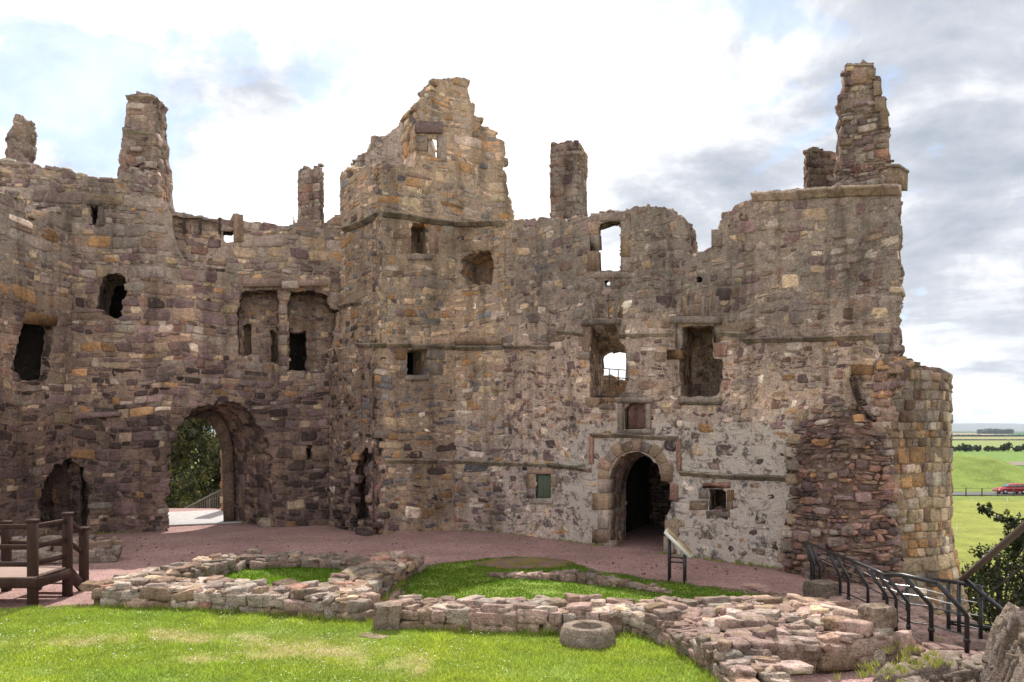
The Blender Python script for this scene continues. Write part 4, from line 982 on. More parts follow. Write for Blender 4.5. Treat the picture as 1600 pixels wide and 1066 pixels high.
masonry('wall', HP, h_out, h_ops, 1.45, 'hall', hl, 71, hc=(.12, .30), ar=(1.0, 2.6), power=5.5, gap=.007, drop=.02, jit=.022, protr=(-.010, .022), back_stones=True, warp=.06)
IW = offpl(HP, 6.0)
masonry('inner_wall', IW, [(880, 690), (880, 600), (925, 594), (945, 588), (962, 592), (985, 598), (1020, 602), (1030, 690)], [], .8, 'inner', hl, 72, hc=(.16, .26), ar=(1.2, 2.4), rough=.03)
mb = MB(); a0 = HP.P(np.array([[1.5, 3.85]]), 0, 1.4)[0]; a1 = HP.P(np.array([[7.0, 3.85]]), 0, 1.4)[0]; b1 = HP.P(np.array([[7.0, 3.85]]), 0, 6.3)[0]; b0 = HP.P(np.array([[1.5, 3.85]]), 0, 6.3)[0]
mb.add(np.array([a0, a1, b1, b0] + [p - np.array([0, 0, .3]) for p in (a0, a1, b1, b0)]), [np.array([(0, 1, 2, 3), (4, 7, 6, 5), (0, 4, 5, 1), (1, 5, 6, 2), (2, 6, 7, 3), (3, 7, 4, 0)])], (.2, .16, .13)); mb.build('floor', M['masonry'], hl)
mb = MB(); pa, pb = at(944, 576, 29.0), at(984, 579, 29.0)
mb.bar(pa, pb, .035, .035); mb.bar(pa - np.array([0, 0, .30]), pb - np.array([0, 0, .30]), .03, .03)
for x_ in (952, 966, 980): q = at(x_, 577, 29.0); mb.bar(q - np.array([0, 0, .65]), q, .035, .035)
mb.build('guard_rail', M['steel'], hl)
mb = MB(); mb.bar(at(918, 619, 23.6), at(979, 620, 22.9), .03, .03); mb.build('window_bar', M['steel'], hl)
# strings, cornice
mb = MB(); rg6 = np.random.RandomState(13)
strip(mb, HP, [(788, 721), (858, 724), (925, 731)], .16, .12, rg6, 'hall_mid', bright=.8); strip(mb, HP, [(1064, 735), (1150, 741), (1246, 745)], .16, .12, rg6, 'hall_mid', bright=.75)
strip(mb, HP, [(925, 677), (990, 678), (1061, 682)], .15, .11, rg6, 'hall_mid', bright=.75)
strip(mb, HP, [(788, 540), (868, 540)], .14, .10, rg6, 'hall_top', bright=.8); strip(mb, HP, [(870, 516), (914, 519)], .14, .10, rg6, 'hall_top', bright=.8); strip(mb, HP, [(970, 521), (1052, 519)], .14, .09, rg6, 'hall_top'); strip(mb, HP, [(1124, 517), (1166, 519)], .14, .10, rg6, 'hall_top')
strip(mb, HP, [(1163, 528), (1260, 526), (1367, 521)], .15, .11, rg6, 'hall_top', bright=.8)
for (x, y0, y1) in ((925, 682, 724), (1062, 686, 736)):
    block(mb, HP, [(x - 3, y1), (x + 3, y1), (x + 3, y0), (x - 3, y0)], -.03, .07, dress('red', 1.3))
mb.build('string_course', M['masonry'], hl)
mb = MB(); strip(mb, HP, [(1177, 301), (1250, 298), (1320, 292), (1409, 289)], .24, .20, rg6, 'hall_top', seg=(.6, 1.1)); mb.build('cornice', M['masonry'], hl)
# arch ring and jambs of the doorway
mb = MB(); cx, cy = 993, 747
for k in range(11):
    a0 = math.radians(182 - k * 17.2); a1 = math.radians(182 - (k + 1) * 17.2 + .8)
    if k == 10: a1 = math.radians(-5)
    pts = [(cx + (42 if j < 3 else 58 + 4 * (k % 2)) * math.cos(a), cy - (42.5 if j < 3 else 58 + 4 * (k % 2)) * math.sin(a)) for j, a in enumerate([a0, (a0 + a1) / 2, a1, a1, (a0 + a1) / 2, a0])]
    block(mb, HP, pts, -.25, .045, dress(['buff', 'brown', 'grey', 'buff'][k % 4], [.85, 1.5, 1.0, .8][k % 4]), bev=.02, mark=False)
yy = 748; k = 0
while yy < 862:
    h_ = 22 + 4 * (k % 3); wl = 16 + 9 * (k % 2); block(mb, HP, [(952 - wl, min(yy + h_, 866)), (952, min(yy + h_, 868)), (952, yy + .8), (952 - wl, yy + .8)], -.25, .06, dress(['grey', 'buff', 'pale', 'brown'][k % 4], [1.1, .8, .75, 1.6][k % 4]), rough=.01, mark=False); yy += h_; k += 1
mb.mark()
for (x0, x1, y0, y1, cn, b) in [(1034, 1052, 726, 752, 'buff', .8), (1040, 1060, 812, 838, 'buff', .95), (1038, 1054, 839, 864, 'grey', 1.2), (1048, 1060, 756, 781, 'red', 1.5), (940, 960, 845, 866, 'grey', .9)]:
    block(mb, HP, [(x0, y1), (x1, y1), (x1, y0), (x0, y0)], -.2, .05, dress(cn, b), rough=.02, mark=False)
mb.build('door_arch', M['masonry'], hl)
def frame(name, items):
    mb = MB()
    for (x0, x1, y0, y1, cn, b, d1) in items: block(mb, HP, [(x0, y1), (x1, y1), (x1, y0), (x0, y0)], -.12, d1 * .8, dress(cn, b * .92), rough=.018)
    return mb.build(name, M['masonry'], hl)
frame('window_stone', [(924, 978, 334, 345, 'grey', 1.1, .05), (920, 935, 347, 366, 'brown', 1.4, .03), (922, 935, 367, 392, 'grey', 1.1, .03), (918, 935, 393, 424, 'brown', 1.5, .035), (971, 986, 343, 372, 'grey', 1.15, .03), (971, 984, 373, 402, 'buff', .75, .03), (971, 988, 403, 424, 'grey', 1.1, .035), (925, 984, 426, 434, 'grey', 1.2, .05),
   (938, 942, 436, 452, 'grey', 1.1, .02), (955, 968, 436, 452, 'grey', 1.1, .02)])
frame('window_stone', [(913, 970, 500, 508, 'grey', .8, .14), (911, 921, 510, 548, 'brown', 1.4, .03), (905, 921, 550, 562, 'grey', 1.1, .03), (967, 978, 508, 530, 'grey', 1.15, .03), (916, 936, 622, 634, 'buff', .8, .06), (937, 958, 632, 640, 'grey', 1.0, .05)])
frame('window_stone', [(1052, 1128, 496, 506, 'grey', 1.0, .16), (1056, 1065, 508, 545, 'grey', 1.2, .03), (1042, 1065, 546, 562, 'orange', .7, .03), (1115, 1125, 508, 536, 'grey', 1.1, .03), (1115, 1136, 537, 556, 'red', 1.4, .035), (1062, 1128, 621, 633, 'grey', 1.1, .05), (1084, 1087, 430, 445, 'grey', 1.1, .02), (1099, 1106, 430, 446, 'grey', 1.1, .02)])
frame('window_stone', [(1098, 1142, 754, 763, 'red', 1.5, .03), (1092, 1107, 766, 780, 'grey', 1.2, .03), (1078, 1107, 782, 796, 'buff', .8, .03), (1136, 1148, 765, 782, 'orange', .8, .03), (1136, 1146, 783, 798, 'buff', .8, .03), (1104, 1142, 799, 808, 'grey', 1.0, .04)])
frame('window_stone', [(828, 868, 733, 740, 'brown', 1.7, .04), (822, 835, 742, 762, 'buff', .9, .025), (824, 835, 763, 779, 'grey', 1.2, .025), (862, 871, 744, 760, 'buff', .9, .025), (828, 864, 780, 787, 'pale', .8, .05)])
# relieving stones over the windows, set on edge
mb = MB()
for k in range(6): x = 926 + k * 8.0; s = (k - 2.5) * 1.4; block(mb, HP, [(x, 497), (x + 6.5, 497), (x + 6.5 + s, 466), (x + s, 466)], -.05, .012, dress(['grey', 'buff'][k % 2], [1.1, .8][k % 2]), rough=.02)
for k in range(6): x = 1068 + k * 9.0; s = (k - 2.5) * 1.6; block(mb, HP, [(x, 494), (x + 7.5, 494), (x + 7.5 + s, 462), (x + s, 462)], -.05, .012, dress(['buff', 'grey'][k % 2], [.8, 1.1][k % 2]), rough=.02)
block(mb, HP, [(1113, 386), (1128, 386), (1128, 359), (1113, 359)], -.9, .06, dress('grey', .95))
block(mb, HP, [(1386, 291), (1405, 291), (1406, 262), (1388, 262)], -.5, .06, dress('buff', .7)); block(mb, HP, [(1385, 262), (1408, 262), (1408, 258), (1385, 258)], -.5, .12, dress('grey', .8))
for (x0, x1, y0, y1, cn, b) in [(1368, 1392, 520, 536, 'grey', .9), (1374, 1390, 538, 552, 'grey', 1.1), (1330, 1366, 571, 585, 'orange', .75), (1244, 1262, 640, 665, 'buff', .9), (1246, 1260, 690, 715, 'buff', 1.0), (1247, 1262, 740, 764, 'buff', .9), (1385, 1400, 580, 606, 'buff', .8)]:
    block(mb, HP, [(x0, y1), (x1, y1), (x1, y0), (x0, y0)], -.1, .05, dress(cn, b), rough=.015)
mb.build('dressed_stone', M['masonry'], hl)
# heraldic panel recess with blank red slab
mb = MB(); block(mb, HP, [(978, 669), (1009, 669), (1009, 632), (978, 632)], -.22, -.10, np.array((.15, .088, .078))); mb.build('red_panel', M['masonry'], hl)
mb = MB()
for (x0, x1, y0, y1, cn, b, d1) in [(967, 975, 630, 673, 'grey', 1.1, .07), (1011, 1018, 630, 673, 'grey', 1.05, .07), (966, 1020, 672, 678, 'grey', .9, .07), (964, 1021, 621, 629, 'grey', 1.0, .10)]: block(mb, HP, [(x0, y1), (x1, y1), (x1, y0), (x0, y0)], -.2, d1, dress(cn, b))
block(mb, HP, [(968, 621), (1014, 621), (1002, 615), (976, 612)], -.1, .07, dress('grey', 1.0), rough=.02); mb.build('panel_frame', M['masonry'], hl)
mb = MB()
for k in range(5):
    x0 = 837.3 + k * 4.7; block(mb, HP, [(x0, 778), (x0 + 4.4, 778), (x0 + 4.4, 742), (x0, 742)], -.2, -.07 + .003 * (k % 2), (1, 1, 1), bev=.004, mark=False)
mb.build('shutter', M['shutter'], hl)
mb = MB()
toprocks(HP, [(788, 346), (862, 343)], 1.3, mb, 81, 'hall_top', .3, .8); toprocks(HP, [(905, 340), (930, 335)], 1.3, mb, 82, 'hall_top', .3); toprocks(HP, [(985, 329), (1040, 328), (1070, 347)], 1.3, mb, 83, 'hall_top', .3, .8)
toprocks(HP, [(1073, 396), (1125, 387)], 1.3, mb, 84, 'hall_top', .35, .7); toprocks(HP, [(1127, 346), (1148, 322), (1175, 312)], 1.3, mb, 85, 'hall_top', .28); toprocks(HP, [(1180, 302), (1310, 293)], 1.3, mb, 86, 'hall_top', .4, .75); toprocks(HP, [(1395, 292), (1404, 292)], 1.0, mb, 87, 'hall_top', .4, .6)
mb.build('wall_head', M['masonry'], hl)
# toothing of torn stones at the broken corner
mb = MB(); rq = np.random.RandomState(15)
for k in range(70):
    py = 560 + 330 * rq.rand(); px = np.interp(py, [560, 600, 640, 700, 760, 830, 900], [1400, 1396, 1386, 1380, 1388, 1390, 1394]) - 22 * rq.rand() ** 2
    q = HP.P(HP.uz(px, py), .0 + .04 * rq.rand())[0]; rock(mb, q, (.26 + .2 * rq.rand(), .3, .10 + .13 * rq.rand()), -.78 + rq.randn() * .2, colours(1, 'core', rq)[0][0] * 1.1)
mb.build('broken_corner', M['masonry'], hl)
GB2 = Pl((7.0, 18.35), (9.2, 18.05), back=(.30, 1))
masonry('gable', GB2, [(1310, 305), (1312, 262), (1313, 232), (1318, 190), (1314, 150), (1322, 130), (1326, 106), (1323, 101), (1333, 100), (1345, 99), (1350, 95), (1356, 100), (1364, 101), (1365, 118), (1372, 122), (1374, 148), (1379, 153), (1381, 172), (1386, 177), (1390, 200), (1388, 222), (1392, 250), (1394, 272), (1396, 305)], [], 1.0, 'chimney', hl, 91, hc=(.07, .18), ar=(1, 2.6), protr=(.01, .07), rough=.015, over=.6)
mb = MB(); rg7 = np.random.RandomState(17); strip(mb, GB2, [(1323, 101), (1365, 101)], .08, .05, rg7, 'chimney', bright=1.2); block(mb, GB2, [(1329, 131), (1362, 131), (1362, 106), (1329, 106)], -.1, .05, dress('brown', 1.5))
for (x, y0, y1) in ((1362, 108, 126), (1371, 128, 150), (1376, 152, 175), (1381, 178, 200)): block(mb, GB2, [(x - 7, y1), (x + 5, y1), (x + 5, y0), (x - 7, y0)], -.8, .08, dress('buff', .7), rough=.02)
mb.build('crow_steps', M['masonry'], hl)
r4 = Ring(corner_ring([(1257, 20.2), (1262, 19.6), (1316, 19.9), (1312, 20.9)])); ringwall('chimney', r4, 8.5, 10.25, 'chimney', hl, 92, hc=(.16, .26), rough=.01, topfn=lambda u: 10.2 + .05 * np.sin(u * 7))
r5 = Ring(corner_ring([(860, 27.2), (905, 26.9), (917, 27.7), (873, 28.2)])); ringwall('chimney', r5, 8.5, 12.95, 'chimney', hl, 93, hc=(.17, .30), ar=(1, 2.2), rough=.01, topfn=lambda u: 12.95 + .12 * np.sin(u * 2.2))

# ---- drum tower at the right and the torn rubble core against the hall
dr = empty('drum_tower', (8.75, 20.9, -5.5), 'round tower stump of squared orange and buff blocks at the right end of the castle', 'tower')
th = np.linspace(0, 2 * np.pi, 65)[:-1]
ring = Ring(np.column_stack([8.75 + 2.42 * np.cos(th), 20.9 + 2.42 * np.sin(th)]), bat=lambda z: np.clip((.75 - z) * .20, 0, 1.3))
jag = np.random.RandomState(2).rand(200)
def dtop(u):
    xy = ring.xy(np.asarray(u, float)); px = 800 + xy[..., 0] / xy[..., 1] * F; zb = HC + (HY - np.interp(px, [1330, 1400, 1440, 1488], [556, 560, 578, 597])) / F * (xy[..., 1])
    return zb + .22 * (jag[(np.asarray(u) / .33).astype(int) % 200] - .5)
ringwall('wall', ring, -5.9, 5.0, 'drum', dr, 95, hc=(.22, .34), ar=(.9, 1.7), protr=(.0, .06), gap=.003, power=12, topfn=dtop, rough=.0, split=.08, jit=.010)
co = empty('rubble_core', (7.6, 17.6, 0), 'projecting mass of torn dark red rubble core between the hall wall and the round tower', 'ruined wall')
cr = Ring([(6.58, 18.8), (6.72, 18.2), (6.95, 17.75), (7.3, 17.4), (7.7, 17.15), (8.0, 17.1), (8.3, 17.5)], bat=lambda z: -.75 * sm(z, 3.0, 4.5) + .10 * np.clip(2 - z, 0, 3) + .05 * np.sin(z * 3), closed=False)
def ringP(rg, name, z0, z1, where, parent, seed, **kw): pass
rgc = np.random.RandomState(96); mb = MB(); us = np.linspace(0, cr.L, 14); zs = np.linspace(-1.5, 4.45, 22)
V = cr.P(np.array([(u, z) for z in zs for u in us])); V += rgc.randn(*V.shape) * .03; i = (np.arange(21)[:, None] * 14 + np.arange(13)[None]).ravel()
mb.add(V, [np.stack([i, i + 1, i + 15, i + 14], 1)], MIX['core'][2])
q = layout(0, cr.L, -1.5, 4.5, rgc, (.06, .16), (1.1, 3.0), .25, .05); stones(mb, q, lambda uv, d: cr.P(uv, d), lambda c_, n_, r: colours(n_, zone(c_, 'core'), r)[0], rgc, (.01, .10), .012, 3.5, .02, .03, roughv=.015)
for k in range(40):
    u = cr.L * rgc.rand(); z = -.2 + 4.4 * rgc.rand(); rock(mb, cr.P(np.array([[u, z]]), .02)[0], (.22 + .2 * rgc.rand(), .22, .08 + .12 * rgc.rand()), rgc.randn() * .5, colours(1, 'core', rgc)[0][0])
mb.build('core', M['masonry'], co)
mb = MB()
for k in range(13): q = cr.P(np.array([[.12 + .1 * (k % 2), .3 + k * .31]]), -.02)[0]; rock(mb, q, (.34, .3, .24), -.6, dress(['buff', 'grey', 'pale'][k % 3], .9), .05)
mb.build('quoin', M['masonry'], co)

# ---- beyond the gate: timber bridge
br = empty('bridge', (-11.5, 31, 0), 'pale boarded bridge deck seen through the gateway arch', 'bridge')
mb = MB(); d = np.array((-.45, 1.0)); d /= np.linalg.norm(d); p0 = np.array((-9.6, 27.4)); nrm = np.array((d[1], -d[0]))
for k in range(46):
    c = p0 + d * (.15 * k); z = .03 if k < 30 else .03 - .012 * (k - 30)
    mb.box((c[0] - .5, c[1] + .6, z), (6.0, .14, .05), math.atan2(nrm[1], nrm[0]), (1, 1, 1), bev=.006)
mb.build('deck', M['bridge'], br)
fr = empty('bridge_railing', (-9.6, 31.4, 0), 'dark timber bridge railing sloping down beyond the gateway', 'railing')
mb = MB(); a = at(362, 758, 33.0); b = at(280, 800, 39.0); mb.bar(a, b, .09, .09); mb.bar(a - np.array([0, 0, 1.0]), b - np.array([0, 0, 1.0]), .06, .06); mb.build('handrail', M['greyrail'], fr)
for k in range(26):
    t = k / 25; p = a + (b - a) * t; mb = MB(); big = k % 8 == 2
    mb.bar(p - np.array([0, 0, 1.15]), p + np.array([0, 0, 0.0]), .09 if big else .03, .06 if big else .03); mb.build('post' if big else 'baluster', M['greyrail'], fr)
# ------------------------------------------------------------------ low ruined walls
def lowwall(name, path, width, h, label, seed, mixn='low', course=.17, L=(.26, .52), bright=1.0, htap=None, cap=1.0):
    rng = np.random.RandomState(seed); P = np.array(path, float); seg = np.diff(P, axis=0); ln = np.linalg.norm(seg, axis=1); S_ = np.concatenate([[0], np.cumsum(ln)]); T_ = S_[-1]
    c0 = P.mean(0); root = empty(name, (c0[0], c0[1], 0), label, 'ruined wall')
    hf = lambda s: h * (htap(s / T_) if htap else 1.0)
    def pt(s):
        s = min(max(s, 0), T_); k = min(np.searchsorted(S_, s, side='right') - 1, len(ln) - 1); d = seg[k] / ln[k]; return P[k] + d * (s - S_[k]), d
    mb = MB(); core = MB(); n = max(4, int(T_ / .3)); V = []
    for j in range(n + 1):
        s = T_ * j / n; p, d = pt(s); nn = np.array([-d[1], d[0]]); hh = hf(s) - .09
        for o, z in ((-.5, -.1), (-.46, hh * .8), (-.2, hh), (.2, hh), (.46, hh * .8), (.5, -.1)): q = p + nn * (o * (width - .16)); V.append((q[0], q[1], z + rng.randn() * .015))
    i = (np.arange(n)[:, None] * 6 + np.arange(5)[None]).ravel(); e = np.arange(6)
    core.add(V, [np.stack([i, i + 1, i + 7, i + 6], 1), np.array([e, (n * 6 + e)[::-1]])], np.array((.15, .115, .085)) * bright); core.build('core', M['rock'], root)
    for side in (-1, 1):
        z = 0.0; nc = max(1, int(round(h / course)))
        for c in range(nc):
            s = rng.rand() * .2
            while s < T_:
                ch = hf(s) / nc * (.9 + .25 * rng.rand()); l = L[0] * .7 + (L[1] * 1.15 - L[0] * .7) * rng.rand() ** 1.4; p, d = pt(s + l / 2); nn = np.array([-d[1], d[0]]); dp = .26 + .12 * rng.rand()
                q = p + nn * side * (width / 2 - dp / 2 + rng.randn() * .02)
                zc = hf(s) / nc * (c + .5); 
                if zc + ch * .5 < hf(s) + .06: rock(mb, (q[0], q[1], zc + rng.randn() * .015), (l * 1.06, dp, ch * (1.0 + .35 * rng.rand())), math.atan2(d[1], d[0]) + rng.randn() * .12, colours(1, mixn, rng)[0][0] * bright, .09)
                s += l * .97
    s = 0
    while s < T_:      # rough slabs over the top
        p, d = pt(s); nn = np.array([-d[1], d[0]]); o = -width / 2 + .1
        while o < width / 2 - .04:
            a = .18 + .24 * rng.rand(); t = (.06 + .13 * rng.rand() ** 1.6) * cap
            q = p + nn * (o + a / 2) + d * rng.randn() * .06
            if rng.rand() < .9: rock(mb, (q[0], q[1], hf(s) - .02 + t * .35), (.22 + .26 * rng.rand(), a, t), math.atan2(d[1], d[0]) + rng.randn() * .35, colours(1, mixn, rng)[0][0] * bright, .09)
            o += a * .9
        s += .28
    for k in range(int(T_ * width * 22)):
        s = T_ * rng.rand(); p, d = pt(s); nn = np.array([-d[1], d[0]]); q = p + nn * (rng.rand() - .5) * width; sz = .05 + .09 * rng.rand()
        rock(mb, (q[0], q[1], hf(s) + .01), (sz * 1.5, sz, sz * .7), rng.rand() * 3, colours(1, mixn, rng)[0][0] * bright, .3)
    mb.build('stonework', M['rock'], root); return root
lowwall('low_wall', [(-7.75, 15.15), (-6.0, 14.95), (-4.1, 14.45), (-2.6, 14.0)], .85, .34, 'long low broken wall along the front lawn, left of the standing block', 101, cap=1.1)
lowwall('low_wall', [(-1.95, 13.55), (-.6, 13.35), (.6, 13.2), (2.0, 13.3)], .95, .33, 'long low wall of flat slabs behind the round stone basin', 102, 'low_red')
lowwall('low_wall', [(-3.15, 14.7), (-2.9, 16.2), (-2.75, 17.4), (-2.45, 18.7)], .85, .34, 'low cross wall running back between the two shaded lawns', 103, bright=.85)
lowwall('low_wall', [(-7.5, 15.7), (-7.0, 16.6), (-6.75, 17.7), (-6.6, 18.6)], .6, .34, 'short low wall closing the left side of the small shaded lawn', 104, bright=.95)
lowwall('low_wall', [(-6.3, 18.9), (-5.0, 19.15), (-3.9, 18.9), (-3.1, 18.3)], .5, .20, 'thin low dark stone edging behind the small shaded lawn', 105, 'low_red', bright=.7)
lowwall('low_wall', [(-.35, 17.7), (.8, 17.5), (1.9, 16.9), (3.1, 16.1)], .32, .12, 'sunken row of small stones crossing the middle lawn', 106, 'low_red', bright=.75, L=(.14, .28), cap=.55, htap=lambda t: .4 + 1.2 * math.sin(3.1 * t) ** 2)
lowwall('low_wall', [(-14.5, 19.4), (-12, 19.7), (-10.1, 20.1)], .8, .50, 'grey low stone wall behind the timber platform at the left', 107, bright=.85)
lowwall('low_wall', [(2.1, 13.2), (2.6, 12.3), (2.85, 11.5), (2.98, 10.6), (3.1, 9.8)], .75, .40, 'rough wall of small stones coming towards the viewer, right of the basin', 108, 'low_red', course=.13, L=(.14, .36), htap=lambda t: .85 + .2 * math.sin(t * 11))
lowwall('low_wall', [(3.2, 11.15), (4.0, 11.25), (4.7, 11.4), (5.35, 11.6)], 1.0, .43, 'thick red and grey rubble wall nearest the viewer at lower right', 109, 'low_red', course=.2, L=(.25, .75), htap=lambda t: .9 + .14 * math.sin(t * 9 + 1), cap=1.3)
lowwall('low_wall', [(2.3, 13.6), (3.3, 13.95), (4.5, 13.95), (5.7, 13.7)], .5, .25, 'curved back wall of reddish blocks edging the middle lawn at right', 110, 'low_red')
lowwall('low_wall', [(3.5, 12.7), (4.4, 12.65), (5.4, 12.7)], .7, .34, 'inner rubble wall heaped between the two lower right walls', 111, 'low_red')
# rubble infill between the right hand walls
mb = MB(); rq = np.random.RandomState(21)
for k in range(170):
    x = 2.7 + 3.0 * rq.rand(); y = 11.7 + 2.1 * rq.rand(); rock(mb, (x, y, .06 + .16 * rq.rand()), (.22 + .35 * rq.rand(), .2 + .25 * rq.rand(), .08 + .14 * rq.rand()), rq.rand() * 3, colours(1, 'low_red', rq)[0][0] * .95)
tag(mb.build('fallen_rubble', M['rock']), kind='stuff')
def boulder(name, c, size, rz, col, label, cat='stone', seed=0, sub=2):
    rng = np.random.RandomState(seed); bm = bmesh.new(); V, Fc = ROCKS[seed % len(ROCKS)]
    vs = [bm.verts.new(Vector(v) * 1.0) for v in V]
    for f in Fc:
        for q in f: bm.faces.new([vs[i] for i in q])
    bmesh.ops.triangulate(bm, faces=bm.faces); bmesh.ops.subdivide_edges(bm, edges=bm.edges, cuts=3, use_grid_fill=True)
    for v in bm.verts: v.co += v.co.normalized() * .05 * mnoise.noise(v.co * 5 + Vector((seed, 0, 0)))
    V = np.array([v.co[:] for v in bm.verts]); Fq = np.array([[v.index for v in f.verts] for f in bm.faces]); bm.free()
    V = V * np.array(size); R = np.array(Matrix.Rotation(rz, 3, 'Z')); V = V @ R.T
    o = mk(name, V, [Fq], M['rock'], col=np.tile(col, (len(V), 1)), local=True); o.location = c
    return tag(o, label, cat)
boulder('standing_block', (-2.05, 13.1, .20), (.44, .40, .46), .2, (.20, .16, .13), 'squared upright block with a hollow, standing at the front of the low wall', seed=4)
boulder('flat_stone', tuple(gp(583, 996, .02)), (.5, .28, .07), -.5, (.34, .26, .2), 'small flat stone lying in the lawn before the upright block', seed=6)
boulder('pointed_stone', (gp(398, 876)[0], gp(398, 876)[1], .13), (.36, .3, .34), .4, (.26, .21, .17), 'lone pointed stone on the gravel behind the small shaded lawn', seed=9)
boulder('step_block', (gp(425, 822)[0], gp(425, 822)[1] , .14), (.95, .4, .30), .25, (.30, .26, .20), 'pale squared block lying at the right foot of the gateway', seed=11)
boulder('step_block', (gp(398, 812)[0], gp(398, 812)[1], .2), (.55, .6, .45), .15, (.20, .16, .13), 'brown block just inside the right jamb of the gateway', seed=12)
boulder('corner_block', (5.95, 15.3, .18), (.5, .5, .45), .3, (.17, .14, .12), 'dark squarish block at the top of the right hand railing', seed=13)
boulder('round_boulder', (5.25, 11.45, .62), (.42, .36, .32), .3, (.27, .21, .165), 'rounded buff boulder set on top of the nearest right wall', seed=14)
# stone basin
bs = empty('stone_basin', (1.16, 12.25, 0), 'low octagonal stone basin with a round hollow, on the lawn before the wall', 'stone basin')
mb = MB(); n = 48; prof = []
V = []; rng = np.random.RandomState(33)
def octr(t, R): a = (t + math.pi / 8) % (math.pi / 4) - math.pi / 8; return R * (.35 + .65 * math.cos(math.pi / 8) / math.cos(a))
for (r, z, oc) in [(.42, -.03, 1), (.45, .03, 1), (.44, .17, 1), (.385, .285, 1), (.365, .298, 1), (.235, .294, 0), (.225, .275, 0), (.22, .03, 0), (.16, .0, 0), (.0, -.01, 0)]:
    for k in range(n):
        t = 2 * math.pi * k / n; R = octr(t, r) if oc else r; nz_ = .009 * mnoise.noise(Vector((math.cos(t) * 3, math.sin(t) * 3, z * 9)))
        V.append((1.16 + (R + nz_) * math.cos(t), 12.25 + (R + nz_) * math.sin(t) * .95, z + nz_ * .5))
i = np.arange(n); Fq = np.concatenate([np.stack([j * n + i, j * n + (i + 1) % n, (j + 1) * n + (i + 1) % n, (j + 1) * n + i], 1) for j in range(9)])
mb.add(V, [Fq], (.20, .165, .14)); mb.build('bowl', M['rock'], bs)
# slabs
for k, (px, py, l) in enumerate([(1181, 918, 'squared pink slab at the left end of the three beside the dark corner block'), (1207, 926, 'middle one of three pink slabs laid in the gravel'), (1230, 936, 'pink slab nearest the dark corner block and railing')]):
    boulder('paving_slab', tuple(gp(px, py, .03)), (.42, .52, .09), .3, (.36, .24, .215), l, 'slab', seed=15 + k)
# ------------------------------------------------------------------ rock outcrop at lower right
nx, ny = 200, 200; V = []
for j in range(ny):
    for i in range(nx):
        x = 3.9 + 6.5 * i / (nx - 1); y = 6.6 + 4.9 * j / (ny - 1)
        e = sm(np.array(x - (y - 10) * .5), 4.2, 5.2) * .16 + sm(np.array(x - (y - 10) * .5 + .25 * mnoise.noise(Vector((x, y * 1.5, 4)))), 5.85, 6.25) * .72
        n1_ = mnoise.fractal(Vector((x * .9, y * .9, 2)), 1.0, 2.1, 5); n2_ = abs(mnoise.noise(Vector((x * 2.6, y * 3.2, 5)))); n3_ = mnoise.noise(Vector((x * 9, y * 9, 1)))
        edge_ = float(sm(np.array(11.35 - y), 0, .5)); z = (float(e) * (1 + .25 * n1_) + .16 * n1_ - .30 * n2_ + .10 * n3_ + .05 * mnoise.noise(Vector((x * 22, y * 22, 2))) - .22 * max(0, .12 - abs(mnoise.noise(Vector((x * 3 + 9, y * 2.2, 1))))) / .12 + .10 * abs(mnoise.noise(Vector((x * 1.2 + y, y * 5, 3))))) * edge_ - .12 * (1 - edge_)
        V.append((x, y, z))
i = (np.arange(ny - 1)[:, None] * nx + np.arange(nx - 1)[None]).ravel()
cc = np.array([(.20, .165, .142) if mnoise.noise(Vector((v[0] * 1.7, v[1] * 1.7, 8))) > -.2 else (.17, .13, .11) for v in V])
OUTC = np.array(V); tag(mk('rock_outcrop', V, [np.stack([i, i + 1, i + nx + 1, i + nx], 1)], M['rock'], col=cc), kind='structure')
mb = MB(); rq = np.random.RandomState(23)
for k in range(70):
    px = 1380 + 230 * rq.rand(); py = 1062 - 22 * rq.rand() - max(0, px - 1520) * 1.2 * rq.rand(); q = at(px, py, 10.4 + .5 * rq.rand()); rock(mb, q - np.array([0, 0, .12]), (.2 + .3 * rq.rand(), .25, .2 + .3 * rq.rand()), rq.rand() * 3, np.array((.24, .20, .17)) * (.8 + .4 * rq.rand()), .3)
for k in range(260):
    v = OUTC[rq.randint(len(OUTC))]; px_, py_ = proj(v)
    if not (1380 < px_ < 1640 and 880 < py_ < 1120): continue
    s_ = .06 + .22 * rq.rand() ** 2; rock(mb, v + np.array([0, 0, .01]), (s_ * 1.5, s_ * 1.1, s_ * .7), rq.rand() * 3, np.array((.215, .175, .15)) * (.75 + .5 * rq.rand()), .35)
tag(mb.build('broken_rock', M['rock']), kind='stuff')
# stony path between the railings
mb = MB(); rq = np.random.RandomState(24)
for j in range(13):
    y = 16.6 - .42 * j; x = 6.25
    while x < 7.45:
        w_ = .3 + .35 * rq.rand(); mb.box((x + w_ / 2, y, .0 + .012 * rq.rand()), (w_ - .02, .40, .10), rq.randn() * .02, np.array((.30, .21, .19)) * (.75 + .4 * rq.rand()), bev=.015); x += w_
tag(mb.build('paved_path', M['rock']), kind='structure')

